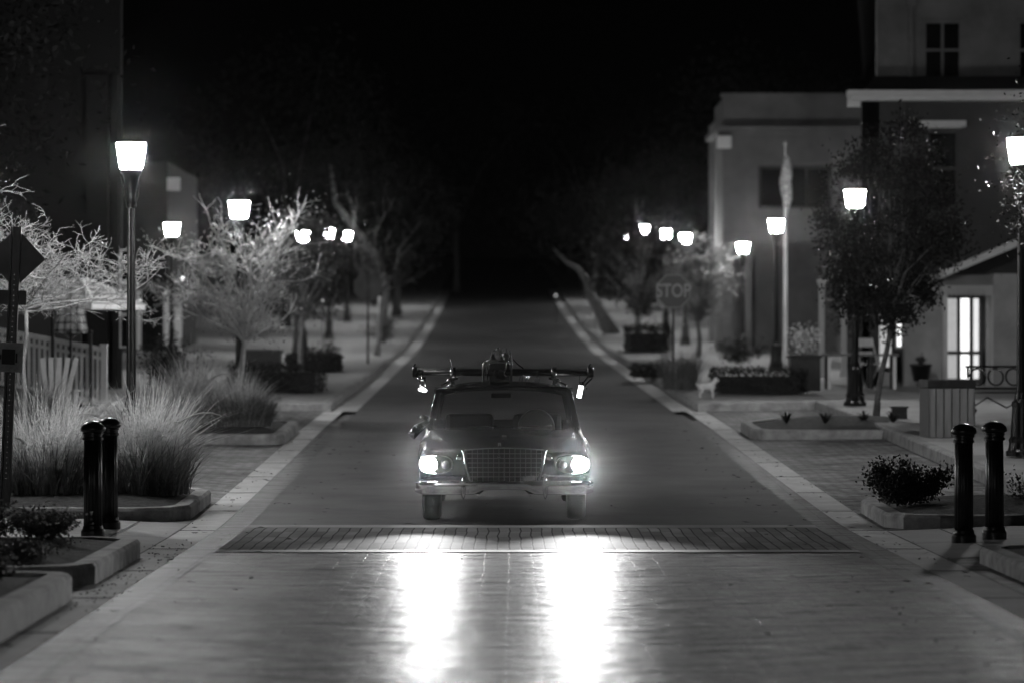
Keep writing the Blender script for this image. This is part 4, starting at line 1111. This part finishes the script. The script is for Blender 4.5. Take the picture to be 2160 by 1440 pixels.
# roof and pillars
def roofz(x, y): return 1.40 - .075 * (abs(x) / .70) ** 3 - .03 * ((y - 2.75) / .65) ** 2
m = MB(); rows = []
for i in range(9):
    y = 2.1 + 1.25 * i / 8
    rows.append([(x, y, roofz(x, y)) for x in [-.70 + 1.4 * k / 12 for k in range(13)]])
n0 = len(rows)
under = [[(x, y, z - .045) for x, y, z in r] for r in rows]
m.loft([rows[i] + list(reversed(under[i])) for i in range(9)], closed=True, cap0=True, cap1=True)
rf = m.build('roof', M['car_paint'], car, smooth=False)
for p in rf.data.polygons: p.use_smooth = abs(p.normal.z) > .5
for sx in (-1, 1):
    MB().tube([(sx * .80, 1.66, .92), (sx * .765, 1.85, 1.10), (sx * .715, 2.1, 1.31), (sx * .685, 2.2, 1.335)], [.035, .032, .032, .03], 8).build('front_pillar', M['car_paint'], car, smooth=True)
    MB().tube([(sx * .825, 1.64, .92), (sx * .79, 1.83, 1.10), (sx * .742, 2.07, 1.315), (sx * .715, 2.14, 1.345), (sx * .71, 3.3, 1.325)], .008, 6).build('drip_rail', M['chrome'], car, smooth=True)
    MB().tube([(sx * .765, 1.62, .93), (sx * .735, 1.80, 1.10), (sx * .685, 2.06, 1.31)], .007, 6).build('windshield_trim', M['chrome'], car, smooth=True)
    MB().b(sx * .745 - .03, sx * .745 + .03, 2.72, 2.8, .9, 1.33).build('centre_pillar', M['car_paint'], car)
    m = MB(); m.loft([[(sx * .79, 3.3, .93), (sx * .79, 3.6, .93), (sx * .73, 3.6, .93), (sx * .73, 3.3, .93)], [(sx * .70, 3.15, 1.33), (sx * .70, 3.35, 1.32), (sx * .64, 3.35, 1.32), (sx * .64, 3.15, 1.33)]], cap0=True, cap1=True); m.build('rear_pillar', M['car_paint'], car)
    m = MB(); m.loft([[(sx * .79, 1.75, .93), (sx * .715, 2.12, 1.32)], [(sx * .79, 2.72, .93), (sx * .705, 2.72, 1.335)], [(sx * .79, 3.3, .93), (sx * .70, 3.15, 1.335)]], closed=False); m.build('side_window', M['car_glass'], car)
MB().tube([(-.71, 2.09, 1.335), (-.4, 2.05, 1.37), (0, 2.04, 1.378), (.4, 2.05, 1.37), (.71, 2.09, 1.335)], .022, 8).build('windshield_header', M['car_paint'], car, smooth=True)
m = MB(); rows = []
for f in (0, .33, .66, 1):
    rows.append([(x * (.775 - .085 * f), 1.63 + .43 * f - .05 * (1 - x * x), .93 + .415 * f + .015 * (1 - x * x)) for x in [-1 + 2 * k / 10 for k in range(11)]])
m.loft(rows, closed=False); m.build('windshield', M['car_glass'], car, smooth=True)
m = MB(); m.loft([[(-.74, 3.58, .93), (.74, 3.58, .93)], [(-.64, 3.32, 1.32), (.64, 3.32, 1.32)]], closed=False); m.build('rear_window', M['car_glass'], car)
for sx in (-.22, .22):
    MB().tube([(sx - .2, 1.57, .945), (sx + .15, 1.6, .955)], .006, 5).build('wiper', M['chrome_dull'], car)
# interior
m = MB(); m.b(-.74, .74, 1.7, 1.95, .74, .90); m.build('dashboard', M['black'], car, bevel=.02)
MB().lathe([(.19 + .013 * math.cos(a), .013 * math.sin(a)) for a in [2 * PI * k / 8 for k in range(9)]], 32, (.36, 2.0, .92), axis='Y').build('steering_wheel', M['wheel_rim'], car, smooth=True)
MB().tube([(.17, 2.05, .92), (.36, 2.07, .9), (.55, 2.05, .92)], .012, 6).tube([(.36, 2.07, .9), (.36, 2.06, .72)], .012, 6).build('wheel_spokes', M['seat'], car)
for sx in (-.38, .38):
    m = MB(); m.box(sx, 2.62, .84, .54, .14, .42, rx=R(-10)); m.build('seat_back', M['seat'], car, bevel=.05)
    m = MB(); m.box(sx, 2.35, .56, .62, .5, .18); m.build('seat_cushion', M['seat'], car, bevel=.04)
m = MB(); m.box(0, 3.25, .76, 1.3, .14, .4, rx=R(-10)); m.build('rear_seat', M['seat'], car, bevel=.05)
MB().box(-.03, 2.02, 1.27, .22, .02, .055).build('mirror', M['black_metal'], car, bevel=.01)
# hood details: fender beads and ornament
for sx in (-1, 1):
    MB().tube([(sx * .60, .20, .842), (sx * .655, .28, .875), (sx * .715, .42, .903), (sx * .74, .62, .92), (sx * .76, 1.3, .93)], [.004, .007, .008, .007, .004], 6).build('fender_bead', M['chrome'], car, smooth=True)
m = MB(); m.tube([(-.035, .40, .897), (.035, .40, .897)], .009, 6); m.tube([(0, .39, .9), (0, .36, .872)], .008, 6); m.box(0, .385, .905, .05, .02, .022); m.build('hood_emblem', M['chrome'], car)
m = MB(); m.lathe([(.018, 0), (.018, .05), (.026, .055), (.001, .075)], 12, (-.05, .07, .80)); m.build('hood_ornament', M['chrome'], car)
# grille
g = MB()
def gx(z, s): # half width of the grille opening at height z
    f = (z - .42) / (.775 - .42); return .345 + .075 * f ** .8
g.tube([(-.42, .04, .765), (-.40, .03, .785), (-.2, .015, .80), (0, .01, .805), (.2, .015, .80), (.40, .03, .785), (.42, .04, .765)], .016, 8)
for sx in (-1, 1):
    g.tube([(sx * .47, .05, .775), (sx * .43, .03, .775), (sx * .415, .02, .74), (sx * .405, .015, .66), (sx * .385, .015, .56), (sx * .355, .015, .46), (sx * .33, .02, .42)], [.012, .016, .017, .017, .016, .015, .012], 8)
gr = g.build('grille_frame', M['chrome'], car, smooth=True)
m = MB(); 
for k in range(15):
    x = -.39 + .78 * k / 14; zb = .43 if abs(x) < .33 else .43 + (abs(x) - .33) / .09 * .3
    m.b(x - .003, x + .003, .035, .05, zb, .79)
for k in range(7):
    z = .45 + .048 * k; w = gx(z, 1) - .015; m.b(-w, w, .03, .045, z - .003, z + .003)
m.build('grille_mesh', M['grille_mesh'], gr)
m = MB(); m.add([(-.345, .085, .42), (.345, .085, .42), (.42, .085, .775), (.2, .085, .795), (-.2, .085, .795), (-.42, .085, .775)], [(0, 1, 2, 3, 4, 5)]); m.build('grille_backing', M['black'], gr)
m = MB(); m.b(.2, .32, .02, .028, .455, .51); m.build('grille_badge', M['chrome_dull'], gr)
m = MB(); m.b(-.006, .006, .022, .03, .43, .7); m.ball((-.055, .02, .705), .018, .01, .018, 10, 6); m.build('grille_crest', M['chrome_dull'], gr)
# headlights: oval pod with a main lamp and a small inner lamp
def oval(cx, cz, a, b_, y, n=28, p=2.6):
    return [(cx + a * abs(math.cos(t)) ** (2 / p) * (1 if math.cos(t) >= 0 else -1), y, cz + b_ * abs(math.sin(t)) ** (2 / p) * (1 if math.sin(t) >= 0 else -1)) for t in [2 * PI * k / n for k in range(n)]]
for sx in (-1, 1):
    cx, cz = sx * .71, .625
    m = MB(); m.loft([oval(cx, cz, .185, .105, .13), oval(cx, cz, .185, .105, .045), oval(cx, cz, .178, .098, .035), oval(cx, cz, .168, .09, .04), oval(cx, cz, .16, .085, .1)])
    pod = m.build('headlight', M['chrome'], car, smooth=True)
    m = MB(); m.loft([oval(cx, cz, .16, .085, .095), oval(cx, cz, .02, .01, .1)], cap1=True); m.build('pod_backing', M['black'], pod)
    MB().lathe([(.094, .08), (.1, .06), (.097, .05), (.087, .053)], 28, (sx * .785, 0, cz), axis='Y').build('lamp_rim', M['chrome'], pod, smooth=True)
    MB().lathe([(.001, .028), (.045, .033), (.076, .046), (.088, .058)], 28, (sx * .785, 0, cz), axis='Y').build('lens', M['beam'], pod, smooth=True)
    MB().lathe([(.001, .035), (.03, .042), (.042, .055), (.045, .08)], 20, (sx * .61, 0, cz - .005), axis='Y').build('inner_lamp', M['amber'], pod, smooth=True)
    MB().lathe([(.001, -.012), (.03, -.004), (.038, .012), (.038, .06)], 20, (sx * .465, .03, .70), axis='Y').build('parking_lamp', M['chrome'], car, smooth=True)
    ld = bpy.data.lights.new('headlight_beam', 'SPOT'); ld.energy = HEAD * (1.35 if sx > 0 else .9); ld.spot_size = R(40); ld.spot_blend = 1.0; ld.shadow_soft_size = .07
    lo = bpy.data.objects.new('headlight_beam', ld); COL.objects.link(lo); lo.parent = car
    lo.location = (sx * .785, -.05, cz); lo.rotation_euler = (R(88.0), 0, R(180 if False else 0))
    lo.rotation_euler = Vector((0 if sx > 0 else -.03, -1, -.012 if sx > 0 else -.045)).to_track_quat('-Z', 'Y').to_euler()
# bumper
m = MB(); rr = []
for k in range(25):
    x = -.93 + 1.86 * k / 24; a = abs(x); y = -.035 + .03 * (a / .9) ** 2 + (.14 * max(0, (a - .8) / .13) ** 2)
    e = max(0, 1 - max(0, (a - .82) / .13) ** 2 * .45)
    lowz = .31 + (.055 if a < .22 else .055 * max(0, 1 - (a - .22) / .1))
    hi = .455
    mz = (hi + lowz) / 2; hh = (hi - lowz) / 2 * e
    rr.append([(x, y + .05, mz + hh), (x, y + .008, mz + hh * .96), (x, y, mz + hh * .8), (x, y + .014, mz + hh * .1), (x, y + .002, mz - hh * .75), (x, y + .012, mz - hh * .97), (x, y + .05, mz - hh)])
m.loft(rr, closed=False, cap0=True, cap1=True); bp = m.build('bumper', M['chrome'], car, smooth=True)
for sx in (-1, 1):
    m = MB(); m.ball((sx * .425, -.03, .385), .028, .045, .12, 14, 10); m.build('overrider', M['chrome'], bp, smooth=True)
MB().b(-.8, .8, .05, .09, .40, .50).build('front_valance', M['car_paint'], car)
m = MB(); m.add([(-.28, .0, .30), (.28, .0, .30), (.2, .005, .365), (-.2, .005, .365), (-.28, .03, .30), (.28, .03, .30), (.2, .035, .365), (-.2, .035, .365)], [(0, 1, 2, 3), (7, 6, 5, 4), (0, 3, 7, 4), (1, 5, 6, 2), (3, 2, 6, 7), (0, 4, 5, 1)]); m.build('plate_bracket', M['chrome_dull'], car)
# wheels
for y in (.80, 3.57):
    for sx in (-1, 1):
        w = MB(); w.lathe([(.2, -.095), (.29, -.1), (.315, -.085), (.325, -.05), (.326, 0), (.325, .05), (.315, .085), (.29, .1), (.2, .095)], 36, (sx * .765, y, .325), axis='X')
        ty = w.build('wheel', M['rubber'], car, smooth=True)
        MB().lathe([(.001, sx * .06), (.08, sx * .075), (.13, sx * .06), (.2, sx * .075), (.205, sx * .094)], 28, (sx * .765, y, .325), axis='X').build('hubcap', M['chrome'], ty, smooth=True)
# camera-arm cluster bolted to the wing at the car's side
m = MB(); rg = random.Random(8)
m.tube([(-.80, 1.35, .93), (-.86, 1.3, 1.0), (-.95, 1.28, .97)], .016, 8); m.tube([(-.98, 1.25, .88), (-.82, 1.3, 1.02)], .04, 12); m.tube([(-1.0, 1.2, .86), (-.93, 1.22, .94)], .05, 12)
for k in range(9): m.ball((-.82 - .02 * k + rg.uniform(-.02, .02), 1.25 + rg.uniform(-.04, .04), 1.02 - .018 * k + rg.uniform(-.03, .04)), rg.uniform(.014, .03), n=8, m=6)
m.tube([(-.86, 1.28, 1.0), (-.87, 1.28, 1.09)], .02, 8); m.tube([(-.9, 1.26, 1.06), (-.82, 1.3, 1.06)], .018, 8)
tag(m.build('camera_arm', M['chrome_dull'], None, smooth=True), 'metal camera arm clamped on the wing at the left of the windscreen', 'camera arm')
arm = bpy.data.objects['camera_arm']; arm.location = car.location; arm.rotation_euler = car.rotation_euler
# roof rig
rig = thing('roof_rig', 'filming rig across the car roof: black bar, camera box and two hanging lamps', 'camera rig', car.location); rig.rotation_euler = car.rotation_euler
Y, Z = 2.4, 1.515
MB().tube([(-.985, Y, Z), (.985, Y, Z - .005)], .042, 14).build('bar', M['black_metal'], rig, smooth=True)
for x in (-.98, .965):
    MB().lathe([(.05, -.035), (.062, -.025), (.062, .025), (.05, .035)], 16, (x, Y, Z), axis='X').tube([(x - .02, Y - .03, Z + .06), (x, Y, Z + .09)], .008, 5).build('bar_clamp', M['black_metal'], rig)
for sx in (-1, 1):
    m = MB()
    m.lathe([(.075, 0), (.07, .015), (.03, .03), (.025, .06)], 16, (sx * .57, Y, roofz(.57, Y)))
    m.tube([(sx * .57, Y, 1.41), (sx * .56, Y, 1.48)], .022, 8)
    m.ball((sx * .6, Y - .05, 1.425), .025, n=8, m=6); m.ball((sx * .545, Y - .05, 1.455), .022, n=8, m=6); m.tube([(sx * .5, Y - .06, 1.45), (sx * .63, Y - .06, 1.42)], .012, 6)
    m.lathe([(.05, -.03), (.055, -.03), (.055, .03), (.05, .03)], 14, (sx * .56, Y, Z), axis='X')
    m.build('suction_mount', M['chrome_dull'], rig, smooth=True)
    MB().tube([(sx * .70, 2.25, 1.37), (sx * .64, 2.28, 1.40), (sx * .58, 2.35, 1.42)], .012, 6).build('strap', M['chrome_dull'], rig)
MB().tube([(-.6, Y - .03, 1.66), (-.575, Y - .05, 1.58), (-.55, Y - .05, 1.5)], .007, 5).build('strap_end', M['black_metal'], rig)
# camera in a cage, in the middle of the bar
m = MB(); m.b(-.16, .07, Y - .02, Y + .3, 1.405, 1.61); cb = m.build('camera_box', M['black_metal'], rig, bevel=.012)
m = MB()
for x in (-.225, .085): m.tube([(x, Y - .09, 1.40), (x, Y - .09, 1.61), (x + .03 * (1 if x < 0 else -1), Y - .09, 1.64)], .012, 8)
m.tube([(-.195, Y - .09, 1.64), (.055, Y - .09, 1.64)], .01, 8); m.tube([(-.225, Y - .09, 1.42), (.085, Y - .09, 1.42)], .01, 8); m.tube([(-.18, Y - .09, 1.43), (-.18, Y - .09, 1.63)], .008, 8)
m.build('cage', M['chrome_dull'], cb, smooth=True)
MB().lathe([(.05, 0), (.055, -.1), (.06, -.12), (.05, -.121), (.001, -.1)], 18, (-.06, Y - .03, 1.50), axis='Y').build('lens', M['black_metal'], cb)
m = MB(); rg = random.Random(11)
for k in range(9):
    x = -.15 + .03 * k; h = .09 + .07 * math.sin(PI * (k + 1) / 10) + rg.uniform(-.02, .02)
    m.tube([(x, Y - .02 + rg.uniform(-.05, .05), 1.63), (x + rg.uniform(-.02, .02), Y, 1.63 + h * .6), (x + rg.uniform(-.015, .015), Y + rg.uniform(-.03, .03), 1.63 + h)], [.009, .007, .005], 6)
m.box(-.09, Y + .05, 1.67, .1, .08, .07); m.ball((.02, Y + .06, 1.68), .05, n=10, m=8); m.ball((-.1, Y - .02, 1.75), .014, n=8, m=6); m.ball((-.06, Y - .02, 1.775), .013, n=8, m=6)
m.build('accessories', M['chrome_dull'], cb)
m = MB()
m.tube([(.03, Y - .06, 1.63), (.02, Y - .12, 1.55), (-.0, Y - .13, 1.5), (.03, Y - .13, 1.47)], .008, 6); m.ball((.0, Y - .13, 1.52), .02, n=8, m=6)
m.build('cable', M['chrome_dull'], cb)
m = MB()
for x in (.17, .2, .24, .27): MB().tube([(x, Y - .04, 1.40), (x + .02, Y - .03, 1.48)], .006, 5).build('cable_tie', M['chrome_dull'], rig)
m.box(.37, Y, 1.42, .06, .06, .05); m.tube([(.37, Y, 1.4), (.37, Y, 1.49)], .012, 6); m.build('cable_clip', M['chrome_dull'], rig)
m = MB(); m.tube([(.1, Y + .05, 1.66), (.16, Y, 1.6), (.22, Y, 1.555)], .009, 6); m.build('handle', M['black_metal'], rig)
# hanging lamps
hl = MB(); hl.tube([(-.905, Y - .05, Z + .01), (-.905, Y - .06, 1.32)], .01, 6); hl.tube([(-.955, Y - .05, 1.44), (-.86, Y - .05, 1.44)], .022, 8)
for x in (-.935, -.875): hl.tube([(x, Y - .05, 1.46), (x + .01, Y - .05, 1.36)], .008, 6)
h1 = hl.build('hanging_lamp', M['chrome_dull'], rig, smooth=True)
MB().ball((-.905, Y - .06, 1.325), .042, .03, .022, 12, 8).ball((-.88, Y - .06, 1.315), .03, .025, .02, 10, 8).build('bulb', M['tube_lit'], h1, smooth=True)
hl = MB(); hl.tube([(.95, Y - .04, Z - .03), (.9, Y - .05, 1.42), (.86, Y - .06, 1.38)], .01, 6); hl.tube([(.985, Y - .03, 1.45), (.9, Y - .05, 1.37)], .009, 6); hl.lathe([(.028, 0), (.03, .05)], 12, (.865, Y - .06, 1.365)); hl.tube([(.84, Y - .06, 1.36), (.845, Y - .06, 1.5)], .003, 5); hl.tube([(.91, Y - .06, 1.33), (.92, Y - .06, 1.35)], .014, 6)
h2 = hl.build('hanging_lamp', M['black_metal'], rig)
MB().tube([(.862, Y - .06, 1.37), (.835, Y - .06, 1.235)], .026, 12).build('light_tube', M['tube_lit'], h2, smooth=True)

M['far_bulb'] = mat('far_bulb', .8, .4, emit=.9)
# small far lights
for X, d, z, lab in ((-6.15, 62, 3.15, 'small lit wall bulb right of the nearest left lamp pole'), (3.2, 128, 5.4, 'small round far light left of the dark round tree'), (1.85, 140, 4.1, 'faint tiny far light over the kerb at the street end'), (-6.0, 105, 3.35, 'small lit bulb among the dark street trees on the left')):
    t = thing('small_light', lab, 'lamp', (X, d, z))
    MB().ball((0, 0, 0), .045, n=10, m=8).build('bulb', M['far_bulb'], t, smooth=True)
    MB().tube([(0, 0, .04), (0, .02, .12), (0, .1, .14), (.0, .12, zx(X, d) - z)], .012, 6).build('bracket', M['black_metal'], t)

# ------------------------------------------------------------------ thin added haze, stands in for lens bloom around the lamps
hz = MB(); hz.b(-145, 145, -62, 302, -1.1, 26)
h = hz.build('haze', bpy.data.materials.new('bloom_haze'))
mm = h.data.materials[0]; mm.use_nodes = True; nt = mm.node_tree
nt.nodes.remove(nt.nodes['Principled BSDF'])
pv = nt.nodes.new('ShaderNodeVolumePrincipled')
pv.inputs['Color'].default_value = (.9, .9, .9, 1); pv.inputs['Density'].default_value = .00006; pv.inputs['Anisotropy'].default_value = .993
nt.links.new(pv.outputs['Volume'], nt.nodes['Material Output'].inputs['Volume'])
struct(h, 'stuff', 'faint added haze that puts a bloom around the lamps', 'haze')
